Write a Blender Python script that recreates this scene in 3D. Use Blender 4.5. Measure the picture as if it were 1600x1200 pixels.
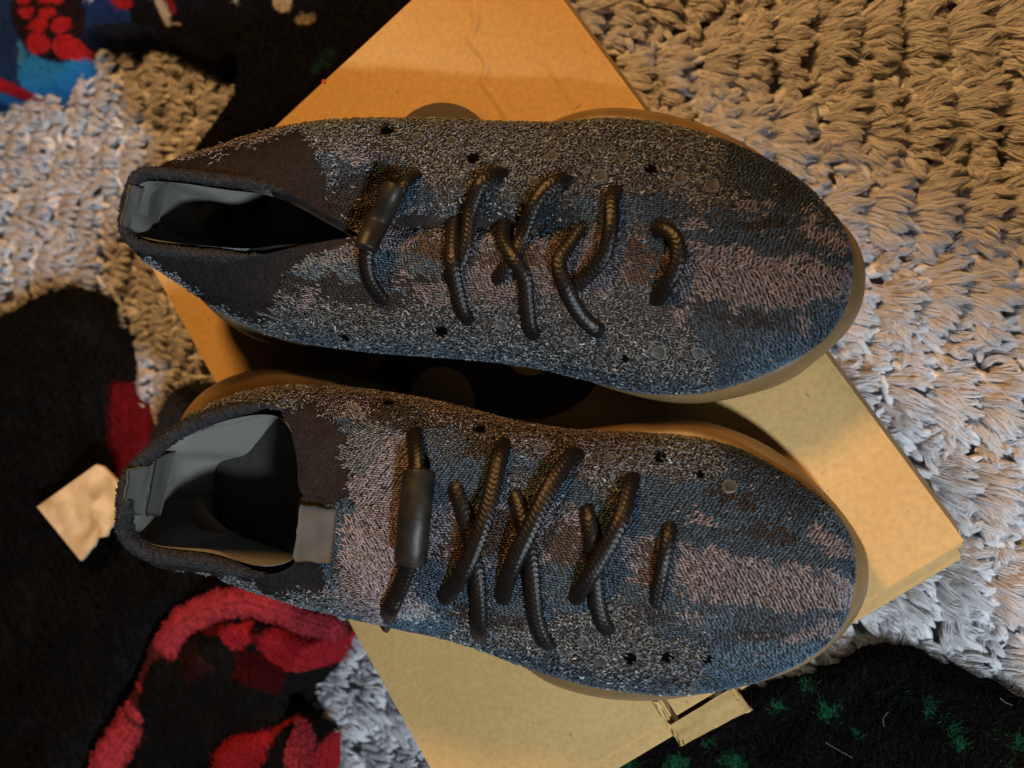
import bpy, math, random
import numpy as np
from mathutils import Vector, Matrix
from mathutils.bvhtree import BVHTree

rng = np.random.default_rng(7)
random.seed(7)
scene = bpy.context.scene
COL = scene.collection
for o in list(bpy.data.objects):
    bpy.data.objects.remove(o)

# ------------------------------------------------------------------ camera
F = 1610.0                     # focal length in pixels of a 1600 x 1200 picture
ZL = 0.11                      # height of the box lid above the blanket
D = 0.43                       # camera height above the lid
EZ = np.array([-0.37484065, -0.03932597, -0.9262548]); EZ /= np.linalg.norm(EZ)
EX = np.array([1.0, 0, 0]) - EZ * EZ[0]; EX /= np.linalg.norm(EX)
EY = np.cross(EZ, EX)
CAMZ = ZL + D
cam = bpy.data.cameras.new('camera')
cam_o = bpy.data.objects.new('camera', cam)
COL.objects.link(cam_o)
scene.camera = cam_o
def c2w(v):
    return (float(v @ EX), float(v @ EY), float(v @ EZ))
rx = c2w(np.array([1.0, 0, 0])); ux = c2w(np.array([0, -1.0, 0])); bx_ = c2w(np.array([0, 0, -1.0]))
cam_o.matrix_world = Matrix(((rx[0], ux[0], bx_[0], 0), (rx[1], ux[1], bx_[1], 0), (rx[2], ux[2], bx_[2], CAMZ), (0, 0, 0, 1)))
cam.sensor_width = 36.0
cam.lens = 36.0 * F / 1600.0
cam.clip_start = 0.02
cam.clip_end = 50
cam.dof.use_dof = True
cam.dof.focus_distance = 0.43
cam.dof.aperture_fstop = 8.0

# ------------------------------------------------------------------ world and lamps
world = bpy.data.worlds.new('World'); scene.world = world
world.use_nodes = True
world.node_tree.nodes['Background'].inputs[0].default_value = (1.0, 0.86, 0.72, 1)
world.node_tree.nodes['Background'].inputs[1].default_value = 0.009

def lamp_dir(o, target):
    d = Vector(target) - o.location
    o.rotation_euler = d.to_track_quat('-Z', 'Y').to_euler()

warm = bpy.data.lights.new('warm_lamp', 'AREA'); warm.shape = 'DISK'; warm.size = 0.20
warm.energy = 11.2; warm.color = (1.0, 0.52, 0.165)
wo = bpy.data.objects.new('warm_lamp', warm); COL.objects.link(wo)
wo.location = (-0.28, 0.66, 0.86); lamp_dir(wo, (-0.18, 0.03, 0.1))

cool = bpy.data.lights.new('cool_lamp', 'SPOT'); cool.shadow_soft_size = 0.05
cool.energy = 80; cool.color = (0.84, 0.94, 1.0)
cool.spot_size = math.radians(172); cool.spot_blend = 0.022
co = bpy.data.objects.new('cool_lamp', cool); COL.objects.link(co)
co.location = (0.52, -0.57, 1.0); 
# spot cone edge stands in for an unseen blocker's shadow line across the blanket
_lp = Vector(co.location); _n = (Vector((-0.026, 0.109, 0)) - _lp).cross(Vector((0.088, 0.034, 0)) - _lp).normalized()
if _n.dot(Vector((-0.3, -0.1, 0)) - _lp) < 0: _n = -_n
_c = (Vector((-0.05, 0.05, 0)) - _lp).normalized()
lamp_dir(co, _lp + _n * math.cos(math.radians(4)) + _c * math.sin(math.radians(4)))

scene.view_settings.view_transform = 'Standard'
scene.view_settings.look = 'None'
scene.view_settings.exposure = -0.12
scene.view_settings.gamma = 1.0
scene.view_settings.use_curve_mapping = False

# ------------------------------------------------------------------ helpers
def un(px, py, z):
    """picture point (1600x1200) at height z above the lid -> world metres"""
    r = np.array([px - 800.0, py - 600.0, F])
    p = r * (-(D - z) / (r @ EZ))
    return np.array([p @ EX, p @ EY, ZL + z])
def un_np(px, py, z):
    r = np.stack([px - 800.0, py - 600.0, np.full_like(px, F)], -1)
    k = (-(D - z) / (r @ EZ))[..., None]
    p = r * k
    return np.stack([p @ EX, p @ EY, ZL + z + np.zeros_like(px)], -1)
def proj(P):
    """world points (N,3) -> where they stand in the reference picture (for placing knit colours)"""
    Q = P - np.array([0, 0, CAMZ])
    c = Q[:, :1] * EX + Q[:, 1:2] * EY + Q[:, 2:3] * EZ
    return 800 + F * c[:, 0] / c[:, 2], 600 + F * c[:, 1] / c[:, 2]

def link(name, me, mat=None, parent=None):
    o = bpy.data.objects.new(name, me)
    COL.objects.link(o)
    if mat is not None:
        for m in (mat if isinstance(mat, (list, tuple)) else [mat]):
            me.materials.append(m)
    if parent is not None:
        o.parent = parent
    return o
def tag(o, label=None, cat=None, group=None, kind=None):
    if label: o['label'] = label
    if cat: o['category'] = cat
    if group: o['group'] = group
    if kind: o['kind'] = kind
    return o
def empty(name, loc=(0, 0, 0)):
    o = bpy.data.objects.new(name, None); COL.objects.link(o); o.location = loc
    o.empty_display_size = 0.02
    return o
def mesh_np(name, V, faces, cols=None, smooth=True, uv=None, matidx=None):
    """faces: list of (N,k) arrays"""
    if not isinstance(faces, (list, tuple)): faces = [faces]
    faces = [np.asarray(f, dtype=np.int32) for f in faces if len(f)]
    me = bpy.data.meshes.new(name)
    V = np.asarray(V, dtype=np.float32)
    me.vertices.add(len(V)); me.vertices.foreach_set('co', V.ravel())
    nl = sum(f.size for f in faces); nf = sum(len(f) for f in faces)
    me.loops.add(nl); me.polygons.add(nf)
    idx = np.concatenate([f.ravel() for f in faces])
    me.loops.foreach_set('vertex_index', idx)
    tot = np.concatenate([np.full(len(f), f.shape[1], np.int32) for f in faces])
    st = np.concatenate([[0], np.cumsum(tot)[:-1]]).astype(np.int32)
    me.polygons.foreach_set('loop_start', st)
    me.polygons.foreach_set('loop_total', tot)
    if matidx is not None:
        me.polygons.foreach_set('material_index', np.asarray(matidx, np.int32))
    me.polygons.foreach_set('use_smooth', np.full(nf, smooth, dtype=bool))
    me.update(calc_edges=True)
    if cols is not None:
        a = me.color_attributes.new('Col', 'FLOAT_COLOR', 'POINT')
        c = np.ones((len(V), 4), np.float32); c[:, :3] = cols
        a.data.foreach_set('color', c.ravel())
    if uv is not None:
        l = me.uv_layers.new(name='UVMap')
        l.data.foreach_set('uv', np.asarray(uv, np.float32)[idx].ravel())
    return me
def grid_faces(nu, nv, off=0, wrap_u=False, wrap_v=False, flip=False):
    i = np.arange(nu if wrap_u else nu - 1)[:, None]; j = np.arange(nv if wrap_v else nv - 1)[None, :]
    i2 = (i + 1) % nu; j2 = (j + 1) % nv
    q = np.stack(np.broadcast_arrays(i * nv + j, i2 * nv + j, i2 * nv + j2, i * nv + j2), -1).reshape(-1, 4) + off
    return q[:, ::-1] if flip else q
def crom(P, n, closed=False):
    """Catmull-Rom through P (k,d), n samples per span"""
    P = np.asarray(P, float); k = len(P)
    if closed:
        Q = np.concatenate([P[-1:], P, P[:2]]); spans = k
    else:
        Q = np.concatenate([2 * P[:1] - P[1:2], P, 2 * P[-1:] - P[-2:-1]]); spans = k - 1
    out = []
    t = np.linspace(0, 1, n, endpoint=False)[:, None]
    for s in range(spans):
        a, b, c, d = Q[s], Q[s + 1], Q[s + 2], Q[s + 3]
        out.append(0.5 * (2 * b + (c - a) * t + (2 * a - 5 * b + 4 * c - d) * t ** 2 + (3 * b - a - 3 * c + d) * t ** 3))
    if not closed: out.append(P[-1:])
    return np.concatenate(out)
def resample(P, step, closed=False):
    if closed: P = np.concatenate([P, P[:1]])
    d = np.concatenate([[0], np.cumsum(np.linalg.norm(np.diff(P, axis=0), axis=1))])
    n = max(3, int(round(d[-1] / step)))
    s = np.linspace(0, d[-1], n + 1)
    if closed: s = s[:-1]
    return np.stack([np.interp(s, d, P[:, i]) for i in range(P.shape[1])], -1)
def vnoise(x, y, seed=0):
    """smooth value noise, vectorised, -1..1"""
    xi = np.floor(x).astype(np.int64); yi = np.floor(y).astype(np.int64)
    fx = x - xi; fy = y - yi
    fx = fx * fx * (3 - 2 * fx); fy = fy * fy * (3 - 2 * fy)
    def h(a, b):
        n = (a * 374761393 + b * 668265263 + seed * 974711) & 0x7fffffff
        n = ((n ^ (n >> 13)) * 1274126177) & 0x7fffffff
        return ((n ^ (n >> 16)) & 0xffff) / 32767.5 - 1
    return (h(xi, yi) * (1 - fx) + h(xi + 1, yi) * fx) * (1 - fy) + (h(xi, yi + 1) * (1 - fx) + h(xi + 1, yi + 1) * fx) * fy
def in_poly(px, py, poly):
    poly = np.asarray(poly, float); inside = np.zeros(px.shape, bool)
    x1, y1 = poly[-1]
    for x2, y2 in poly:
        c = ((y1 > py) != (y2 > py)) & (px < (x2 - x1) * (py - y1) / (y2 - y1 + 1e-12) + x1)
        inside ^= c; x1, y1 = x2, y2
    return inside
def poly_dist(px, py, poly):
    poly = np.asarray(poly, float); d = np.full(px.shape, 1e9)
    x1, y1 = poly[-1]
    for x2, y2 in poly:
        ex, ey = x2 - x1, y2 - y1
        t = np.clip(((px - x1) * ex + (py - y1) * ey) / (ex * ex + ey * ey + 1e-9), 0, 1)
        d = np.minimum(d, np.hypot(px - x1 - t * ex, py - y1 - t * ey)); x1, y1 = x2, y2
    return d

# --- materials
def new_mat(name):
    m = bpy.data.materials.new(name); m.use_nodes = True
    nt = m.node_tree; b = nt.nodes['Principled BSDF']
    return m, nt, b
def mat_plain(name, col, rough=0.6, var=0.15, scale=120, bump=0.0, bscale=400, spec=0.5, coat=0, sss=0, sheen=0):
    m, nt, b = new_mat(name)
    tc = nt.nodes.new('ShaderNodeTexCoord')
    n = nt.nodes.new('ShaderNodeTexNoise'); n.inputs['Scale'].default_value = scale; n.inputs['Detail'].default_value = 5
    nt.links.new(tc.outputs['Object'], n.inputs['Vector'])
    r = nt.nodes.new('ShaderNodeMapRange'); r.inputs[1].default_value = 0.3; r.inputs[2].default_value = 0.7
    r.inputs[3].default_value = 1 - var; r.inputs[4].default_value = 1 + var
    nt.links.new(n.outputs['Fac'], r.inputs[0])
    mx = nt.nodes.new('ShaderNodeVectorMath'); mx.operation = 'SCALE'; mx.inputs[0].default_value = col
    nt.links.new(r.outputs[0], mx.inputs['Scale']); nt.links.new(mx.outputs[0], b.inputs['Base Color'])
    b.inputs['Roughness'].default_value = rough; b.inputs['Specular IOR Level'].default_value = spec
    b.inputs['Coat Weight'].default_value = coat; b.inputs['Coat Roughness'].default_value = 0.15
    if sss:
        b.inputs['Subsurface Weight'].default_value = sss; b.inputs['Subsurface Radius'].default_value = (0.006, 0.003, 0.001)
        b.inputs['Subsurface Scale'].default_value = 1.0
    b.inputs['Sheen Weight'].default_value = sheen
    if bump:
        n2 = nt.nodes.new('ShaderNodeTexNoise'); n2.inputs['Scale'].default_value = bscale; n2.inputs['Detail'].default_value = 4
        nt.links.new(tc.outputs['Object'], n2.inputs['Vector'])
        bp = nt.nodes.new('ShaderNodeBump'); bp.inputs['Strength'].default_value = bump; bp.inputs['Distance'].default_value = 0.001
        nt.links.new(n2.outputs['Fac'], bp.inputs['Height']); nt.links.new(bp.outputs[0], b.inputs['Normal'])
    return m
def mat_col(name, rough=0.6, spec=0.5, sheen=0.0, aniso=0.0, trans=0.0):
    m, nt, b = new_mat(name)
    a = nt.nodes.new('ShaderNodeVertexColor'); a.layer_name = 'Col'
    nt.links.new(a.outputs['Color'], b.inputs['Base Color'])
    b.inputs['Roughness'].default_value = rough; b.inputs['Specular IOR Level'].default_value = spec
    b.inputs['Sheen Weight'].default_value = sheen
    return m
def mat_wave(name, col, col2, scale, rough=0.7, direction='X', bump=0.6, spec=0.3, coord='UV', distort=1.0):
    m, nt, b = new_mat(name)
    tc = nt.nodes.new('ShaderNodeTexCoord')
    w = nt.nodes.new('ShaderNodeTexWave'); w.bands_direction = direction
    w.inputs['Scale'].default_value = scale; w.inputs['Distortion'].default_value = distort
    w.inputs['Detail'].default_value = 2; w.inputs['Detail Scale'].default_value = 3
    nt.links.new(tc.outputs[coord], w.inputs['Vector'])
    r = nt.nodes.new('ShaderNodeMix'); r.data_type = 'RGBA'
    r.inputs[6].default_value = (*col, 1); r.inputs[7].default_value = (*col2, 1)
    nt.links.new(w.outputs['Fac'], r.inputs[0]); nt.links.new(r.outputs[2], b.inputs['Base Color'])
    bp = nt.nodes.new('ShaderNodeBump'); bp.inputs['Strength'].default_value = bump; bp.inputs['Distance'].default_value = 0.0006
    nt.links.new(w.outputs['Fac'], bp.inputs['Height']); nt.links.new(bp.outputs[0], b.inputs['Normal'])
    b.inputs['Roughness'].default_value = rough; b.inputs['Specular IOR Level'].default_value = spec
    return m

def mat_kraft():
    m, nt, b = new_mat('kraft_card')
    tc = nt.nodes.new('ShaderNodeTexCoord')
    n1 = nt.nodes.new('ShaderNodeTexNoise'); n1.inputs['Scale'].default_value = 14; n1.inputs['Detail'].default_value = 6
    n2 = nt.nodes.new('ShaderNodeTexNoise'); n2.inputs['Scale'].default_value = 420; n2.inputs['Detail'].default_value = 5
    n3 = nt.nodes.new('ShaderNodeTexNoise'); n3.inputs['Scale'].default_value = 260; n3.inputs['Detail'].default_value = 2
    mp = nt.nodes.new('ShaderNodeMapping'); mp.inputs['Scale'].default_value = (1, 1, 1)
    for n in (n1, n2, n3): nt.links.new(tc.outputs['Object'], n.inputs['Vector'])
    r1 = nt.nodes.new('ShaderNodeValToRGB')
    r1.color_ramp.elements[0].position = 0.3; r1.color_ramp.elements[0].color = (0.43, 0.27, 0.10, 1)
    r1.color_ramp.elements[1].position = 0.7; r1.color_ramp.elements[1].color = (0.48, 0.312, 0.125, 1)
    nt.links.new(n1.outputs['Fac'], r1.inputs[0])
    r2 = nt.nodes.new('ShaderNodeMapRange'); r2.inputs[1].default_value = 0.3; r2.inputs[2].default_value = 0.7
    r2.inputs[3].default_value = 0.90; r2.inputs[4].default_value = 1.09
    nt.links.new(n2.outputs['Fac'], r2.inputs[0])
    r3 = nt.nodes.new('ShaderNodeMapRange'); r3.inputs[1].default_value = 0.20; r3.inputs[2].default_value = 0.29
    r3.inputs[3].default_value = 0.6; r3.inputs[4].default_value = 1.0
    nt.links.new(n3.outputs['Fac'], r3.inputs[0])
    mm = nt.nodes.new('ShaderNodeMath'); mm.operation = 'MULTIPLY'
    nt.links.new(r2.outputs[0], mm.inputs[0]); nt.links.new(r3.outputs[0], mm.inputs[1])
    sc = nt.nodes.new('ShaderNodeVectorMath'); sc.operation = 'SCALE'
    nt.links.new(r1.outputs[0], sc.inputs[0]); nt.links.new(mm.outputs[0], sc.inputs['Scale'])
    nt.links.new(sc.outputs[0], b.inputs['Base Color'])
    bp = nt.nodes.new('ShaderNodeBump'); bp.inputs['Strength'].default_value = 0.12; bp.inputs['Distance'].default_value = 0.0005
    nt.links.new(n2.outputs['Fac'], bp.inputs['Height']); nt.links.new(bp.outputs[0], b.inputs['Normal'])
    b.inputs['Roughness'].default_value = 0.62; b.inputs['Specular IOR Level'].default_value = 0.35
    return m
M_KRAFT = mat_kraft()
M_INK = mat_plain('dark_print_ink', (0.035, 0.022, 0.014), 0.6, 0.1, 60, 0.1)
M_RUBBER = mat_plain('amber_rubber', (0.150, 0.094, 0.040), 0.40, 0.18, 60, 0.10, 400, 0.35, 0.0, 0.0)
M_BASEKNIT = mat_plain('dark_knit_ground', (0.018, 0.014, 0.014), 0.8, 0.4, 300, 0.5, 900, 0.15)
M_STITCH = mat_col('knit_yarn', 0.38, 0.55, 0.0)
M_BOUCLE = mat_col('boucle_yarn', 0.22, 0.9, 0.0)
M_RIB = mat_col('fine_rib_yarn', 0.75, 0.15, 0.0)
M_FILM = mat_plain('clear_film', (0.032, 0.034, 0.035), 0.6, 0.25, 200, 0.1, 300, 0.2)
M_HOLE = mat_plain('hole_dark', (0.002, 0.002, 0.002), 0.9, 0.1, 50, spec=0.0)
M_LINING = mat_wave('twill_lining', (0.15, 0.147, 0.138), (0.20, 0.196, 0.184), 620, 0.6, 'DIAGONAL', 0.5, 0.3, 'UV', 0.6)
M_INSOLE = mat_plain('black_insole', (0.02, 0.018, 0.016), 0.8, 0.3, 200, 0.3)
M_BIND = mat_col('collar_yarn', 0.85, 0.12, 0.0)
M_LACE = mat_plain('black_lace', (0.0060, 0.0045, 0.0040), 0.38, 0.35, 900, 0.1, 2500, 0.26)
M_SLEEVE = mat_plain('black_silicone', (0.012, 0.010, 0.008), 0.45, 0.4, 200, 0.25, 300, 0.25)
M_TAB = mat_wave('grosgrain_tape', (0.055, 0.054, 0.050), (0.070, 0.069, 0.064), 1500, 0.8, 'X', 0.25, 0.25, 'Object', 0.4)
M_LABEL = mat_plain('woven_label', (0.066, 0.062, 0.058), 0.75, 0.2, 120, 0.3, 1200, 0.3)
M_PILE = mat_col('plush_pile', 0.75, 0.25, 0.3)
M_FUZZ = mat_col('fleece_fibre', 0.9, 0.08, 0.0)

# --- strands: many tapered three-sided fibres in one mesh
def strand_mesh(name, C, rad, cols, taper=None):
    """fine fibres as hair curves: C (N,K,3) centre lines, rad (N,), cols (N,3)"""
    N, K, _ = C.shape
    if taper is None: taper = np.interp(np.linspace(0, 1, K), [0, 0.4, 1], [0.8, 1, 0.12])
    hc = bpy.data.hair_curves.new(name); hc.add_curves([K] * N)
    hc.attributes['position'].data.foreach_set('vector', C.astype(np.float32).ravel())
    ra = hc.attributes.get('radius') or hc.attributes.new('radius', 'FLOAT', 'POINT')
    ra.data.foreach_set('value', (rad[:, None] * taper[None, :]).astype(np.float32).ravel())
    ca = hc.attributes.new('Col', 'FLOAT_COLOR', 'POINT')
    c = np.ones((N, K, 4), np.float32); c[..., :3] = cols[:, None, :]
    ca.data.foreach_set('color', c.ravel())
    return hc

# ------------------------------------------------------------------ the blanket everything lies on
BL, BT, BR, BB = (un(*p, 0.0) for p in ((220, 390), (782, -132), (1510, 850), (734, 1315)))
e1 = (BT - BL)[:2]; W1 = np.linalg.norm(e1); e1 = e1 / W1
e2 = (BB - BL)[:2]; W2 = np.linalg.norm(e2); e2 = e2 / W2
def boxuv(x, y):
    dx = x - BL[0]; dy = y - BL[1]
    return dx * e1[0] + dy * e1[1], dx * e2[0] + dy * e2[1]

def ground_h(x, y):
    return 0.006 * vnoise(x * 9, y * 9, 3) + 0.004 * vnoise(x * 22, y * 22, 4)

gx = np.linspace(-1.15, 0.45, 161); gy = np.linspace(-0.62, 0.72, 135)
GX, GY = np.meshgrid(gx, gy, indexing='ij')
GZ = ground_h(GX, GY) - 0.0060
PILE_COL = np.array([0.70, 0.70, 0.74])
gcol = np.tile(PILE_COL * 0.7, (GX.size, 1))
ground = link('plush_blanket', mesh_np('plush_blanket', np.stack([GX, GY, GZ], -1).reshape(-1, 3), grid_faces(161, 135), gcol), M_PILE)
tag(ground, 'light grey plush blanket with deep brushed pile under the box', 'blanket', kind='structure')

FLEECE_POLYS = []
def lock_mesh(name, C, rad, flat, cols, sides=6):
    """soft pointed locks of fibre: flattened tapering tubes with a lengthwise UV"""
    N, K, _ = C.shape
    T = np.gradient(C, axis=1); T /= np.linalg.norm(T, axis=2, keepdims=True) + 1e-12
    S = np.cross(T, np.array([0.0, 0, 1])); S /= np.linalg.norm(S, axis=2, keepdims=True) + 1e-9; U = np.cross(S, T)
    tp = np.interp(np.linspace(0, 1, K), [0, 0.25, 0.6, 0.85, 1], [0.7, 1, 1.0, 0.8, 0.25])
    R = rad[:, None] * tp
    V = np.empty((N, K, sides, 3)); uv = np.empty((N, K, sides, 2))
    ro = rng.uniform(0, 50, (N, 1)); L = np.linspace(0, 1, K)[None, :]
    for a in range(sides):
        th = math.pi / 2 + a * 2 * math.pi / sides
        V[:, :, a] = C + R[..., None] * (S * math.cos(th) + U * (flat * math.sin(th)))
        uv[:, :, a, 0] = L + ro; uv[:, :, a, 1] = a / sides + ro * 3.7
    base = (np.arange(N) * K * sides)[:, None, None]
    k = np.arange(K - 1)[None, :, None] * sides; a = np.arange(sides)[None, None, :]; a2 = (a + 1) % sides
    q = np.stack(np.broadcast_arrays(base + k + a, base + k + a2, base + k + sides + a2, base + k + sides + a), -1).reshape(-1, 4)
    return mesh_np(name, V.reshape(-1, 3), q, np.repeat(cols, K * sides, 0), uv=uv.reshape(-1, 2))
def mat_lock():
    m = mat_col('plush_lock', 0.85, 0.1, 0.3); nt = m.node_tree; b = nt.nodes['Principled BSDF']
    u = nt.nodes.new('ShaderNodeUVMap'); u.uv_map = 'UVMap'
    mp = nt.nodes.new('ShaderNodeMapping'); mp.inputs['Scale'].default_value = (2.0, 9.0, 1)
    nz = nt.nodes.new('ShaderNodeTexNoise'); nz.inputs['Scale'].default_value = 1.6; nz.inputs['Detail'].default_value = 5; nz.inputs['Roughness'].default_value = 0.7
    nt.links.new(u.outputs[0], mp.inputs[0]); nt.links.new(mp.outputs[0], nz.inputs['Vector'])
    bp_ = nt.nodes.new('ShaderNodeBump'); bp_.inputs['Strength'].default_value = 0.8; bp_.inputs['Distance'].default_value = 0.0012
    nt.links.new(nz.outputs['Fac'], bp_.inputs['Height']); nt.links.new(bp_.outputs[0], b.inputs['Normal'])
    r = nt.nodes.new('ShaderNodeMapRange'); r.inputs[1].default_value = 0.3; r.inputs[2].default_value = 0.7; r.inputs[3].default_value = 0.82; r.inputs[4].default_value = 1.12
    nt.links.new(nz.outputs['Fac'], r.inputs[0])
    sc = nt.nodes.new('ShaderNodeVectorMath'); sc.operation = 'SCALE'
    a = [n for n in nt.nodes if n.type == 'VERTEX_COLOR'][0]
    nt.links.new(a.outputs[0], sc.inputs[0]); nt.links.new(r.outputs[0], sc.inputs['Scale']); nt.links.new(sc.outputs[0], b.inputs['Base Color'])
    return m
def mat_fibre():
    m, nt, b = new_mat('plush_fibre')
    h = nt.nodes.new('ShaderNodeHairInfo')
    r = nt.nodes.new('ShaderNodeMapRange'); r.inputs[3].default_value = 0.80; r.inputs[4].default_value = 1.12
    nt.links.new(h.outputs['Random'], r.inputs[0])
    sc = nt.nodes.new('ShaderNodeVectorMath'); sc.operation = 'SCALE'; sc.inputs[0].default_value = tuple(PILE_COL)
    nt.links.new(r.outputs[0], sc.inputs['Scale']); nt.links.new(sc.outputs[0], b.inputs['Base Color'])
    b.inputs['Roughness'].default_value = 0.7; b.inputs['Specular IOR Level'].default_value = 0.2
    tr = nt.nodes.new('ShaderNodeBsdfTranslucent'); mix = nt.nodes.new('ShaderNodeMixShader'); mix.inputs[0].default_value = 0.4
    nt.links.new(sc.outputs[0], tr.inputs['Color']); nt.links.new(b.outputs[0], mix.inputs[1]); nt.links.new(tr.outputs[0], mix.inputs[2])
    nt.links.new(mix.outputs[0], nt.nodes['Material Output'].inputs['Surface'])
    return m
def pile():
    rot = math.radians(-7)
    cr, sr = math.cos(rot), math.sin(rot)
    period, pitch = 0.041, 0.0205
    Cs, Rs, Ks, SC, SR = [], [], [], [], []
    K = 6; t = np.linspace(0, 1, K)
    for rowi in range(-30, 32):
        for small in (0, 1):
            v0 = rowi * period + (0.0265 if small else 0.0)
            h = 0.0165 if small else 0.030
            for ci in range(-62, 36):
                u0 = ci * pitch * (0.75 if small else 1.0) + (rowi * 7919 % 97) / 97 * pitch
                u0 += random.uniform(-0.003, 0.003); vv = v0 + random.uniform(-0.003, 0.003)
                wv = 0.012 * math.sin(u0 * 9 + rowi * 0.4) + 0.02 * math.sin(u0 * 3.1 + 1)
                x = u0 * cr - (vv + wv) * sr; y = u0 * sr + (vv + wv) * cr
                bu, bv = boxuv(x, y)
                if 0.012 < bu < W1 - 0.012 and 0.012 < bv < W2 - 0.012: continue
                qx, qy = proj(np.array([[x, y, 0.01]]))
                if not (-70 < qx[0] < 1670 and -70 < qy[0] < 1270): continue
                far = qx[0] < 620
                n = (18 if small else 32) if not far else (13 if small else 22)
                ns = 14 if not far else 8
                ang0 = rot + 0.35 * float(vnoise(np.array(x * 6), np.array(y * 6), 9)) + (random.uniform(-0.5, 0.5) if small else random.uniform(-0.12, 0.12))
                f = (np.arange(n) + rng.uniform(0.0, 1.0, n)) / n - 0.5
                lay = rng.uniform(0, 1, n)
                byl = f * h; bxl = -0.006 + 0.011 * lay
                ang = ang0 + f * 0.9 + rng.normal(0, 0.11 if not small else 0.38, n)
                L = (0.015 if small else 0.0215) * rng.uniform(0.7, 1.15, n) * (1 - 0.8 * f * f) * (1 - 0.25 * lay)
                bend = rng.normal(0, 0.5 if small else 0.3, n); wig = rng.normal(0, 0.25, n); ph = rng.uniform(0, 6.3, n)
                a = ang[:, None] + bend[:, None] * (t - 0.35) + wig[:, None] * np.sin(t[None] * 6.5 + ph[:, None])
                step = (L / (K - 1))[:, None]
                X = np.concatenate([np.zeros((n, 1)), np.cumsum(np.cos(a[:, 1:]) * step, 1)], 1)
                Y = np.concatenate([np.zeros((n, 1)), np.cumsum(np.sin(a[:, 1:]) * step, 1)], 1)
                hz = random.uniform(0.85, 1.15); gh = float(ground_h(np.array(x), np.array(y)))
                rise = hz * (0.0070 + 0.0040 * lay) * rng.uniform(0.9, 1.12, n)
                Z = -0.004 + (0.0 if small else 1.0) * 0.005 * (1 - 4 * f[:, None] ** 2) + rise[:, None] * np.sin(np.pi * (0.10 + 0.52 * t))[None] * 1.15 + gh
                lx = x + bxl * cr - byl * sr; ly = y + bxl * sr + byl * cr
                C = np.stack([lx[:, None] + X, ly[:, None] + Y, Z], -1)
                # loose filler locks low in the pile
                nf = 9 if small else 16
                fx = x + rng.uniform(-0.012, 0.016, nf); fy = y + rng.uniform(-0.018, 0.018, nf); fa = ang0 + rng.normal(0, 0.5, nf); fl = rng.uniform(0.010, 0.017, nf)
                t4 = np.linspace(0, 1, 4)[None]
                Cs.append(np.stack([fx[:, None] + np.cos(fa)[:, None] * fl[:, None] * t4, fy[:, None] + np.sin(fa)[:, None] * fl[:, None] * t4,
                                    gh - 0.004 + rng.uniform(0.003, 0.0068, (nf, 1)) + 0.002 * np.sin(t4 * 2.6)], -1))
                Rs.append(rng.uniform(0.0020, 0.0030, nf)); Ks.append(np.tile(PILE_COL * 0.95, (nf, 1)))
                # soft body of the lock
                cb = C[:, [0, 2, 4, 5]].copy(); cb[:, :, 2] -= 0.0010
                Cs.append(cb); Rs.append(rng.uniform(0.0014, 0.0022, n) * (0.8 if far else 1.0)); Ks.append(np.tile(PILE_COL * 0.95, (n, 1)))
                # its fibres: a flat feather that closes towards the tip
                A = np.broadcast_to(a[:, :, None], (n, K, 1)); sd_ = np.concatenate([-np.sin(A), np.cos(A), 0 * A], 2)
                off = rng.uniform(-1, 1, (n, ns)); wid = 0.0021 * np.array([0.8, 1.0, 1.0, 0.95, 0.8, 0.6])
                up = rng.uniform(-0.0002, 0.0010, (n, ns))
                cut = rng.uniform(0.88, 1.04, (n, ns))
                Fb = C[:, None] + sd_[:, None] * (off[:, :, None] * wid)[..., None]
                Fb = Fb + rng.normal(0, 0.00012, (n, ns, K, 3))
                Fb[..., 2] += up[:, :, None] + 0.0008 * (1 - off[:, :, None] ** 2)
                root_ = Fb[:, :, :1]; Fb = root_ + (Fb - root_) * cut[:, :, None, None]
                SC.append(Fb.reshape(-1, K, 3)); SR.append(rng.uniform(0.00015, 0.00026, n * ns) * (1.15 if far else 1))
    C = np.concatenate(Cs); R = np.concatenate(Rs); KK = np.concatenate(Ks)
    o = link('pile', lock_mesh('pile', C, R, 0.6, KK, 4), mat_lock(), ground); o['kind'] = 'stuff'
    SC = np.concatenate(SC); SR = np.concatenate(SR); N = len(SC)
    print('pile locks', len(C), 'fibres', N)
    hc = bpy.data.hair_curves.new('pile_fibres')
    hc.add_curves([K] * N)
    hc.attributes['position'].data.foreach_set('vector', SC.astype(np.float32).ravel())
    ra = hc.attributes.get('radius') or hc.attributes.new('radius', 'FLOAT', 'POINT')
    rad = SR[:, None] * np.array([0.9, 1.0, 1.0, 0.95, 0.7, 0.15])
    ra.data.foreach_set('value', rad.astype(np.float32).ravel())
    hc.materials.append(mat_fibre())
    o = bpy.data.objects.new('pile_fibres', hc); COL.objects.link(o); o.parent = ground; o['kind'] = 'stuff'
pile()

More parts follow.
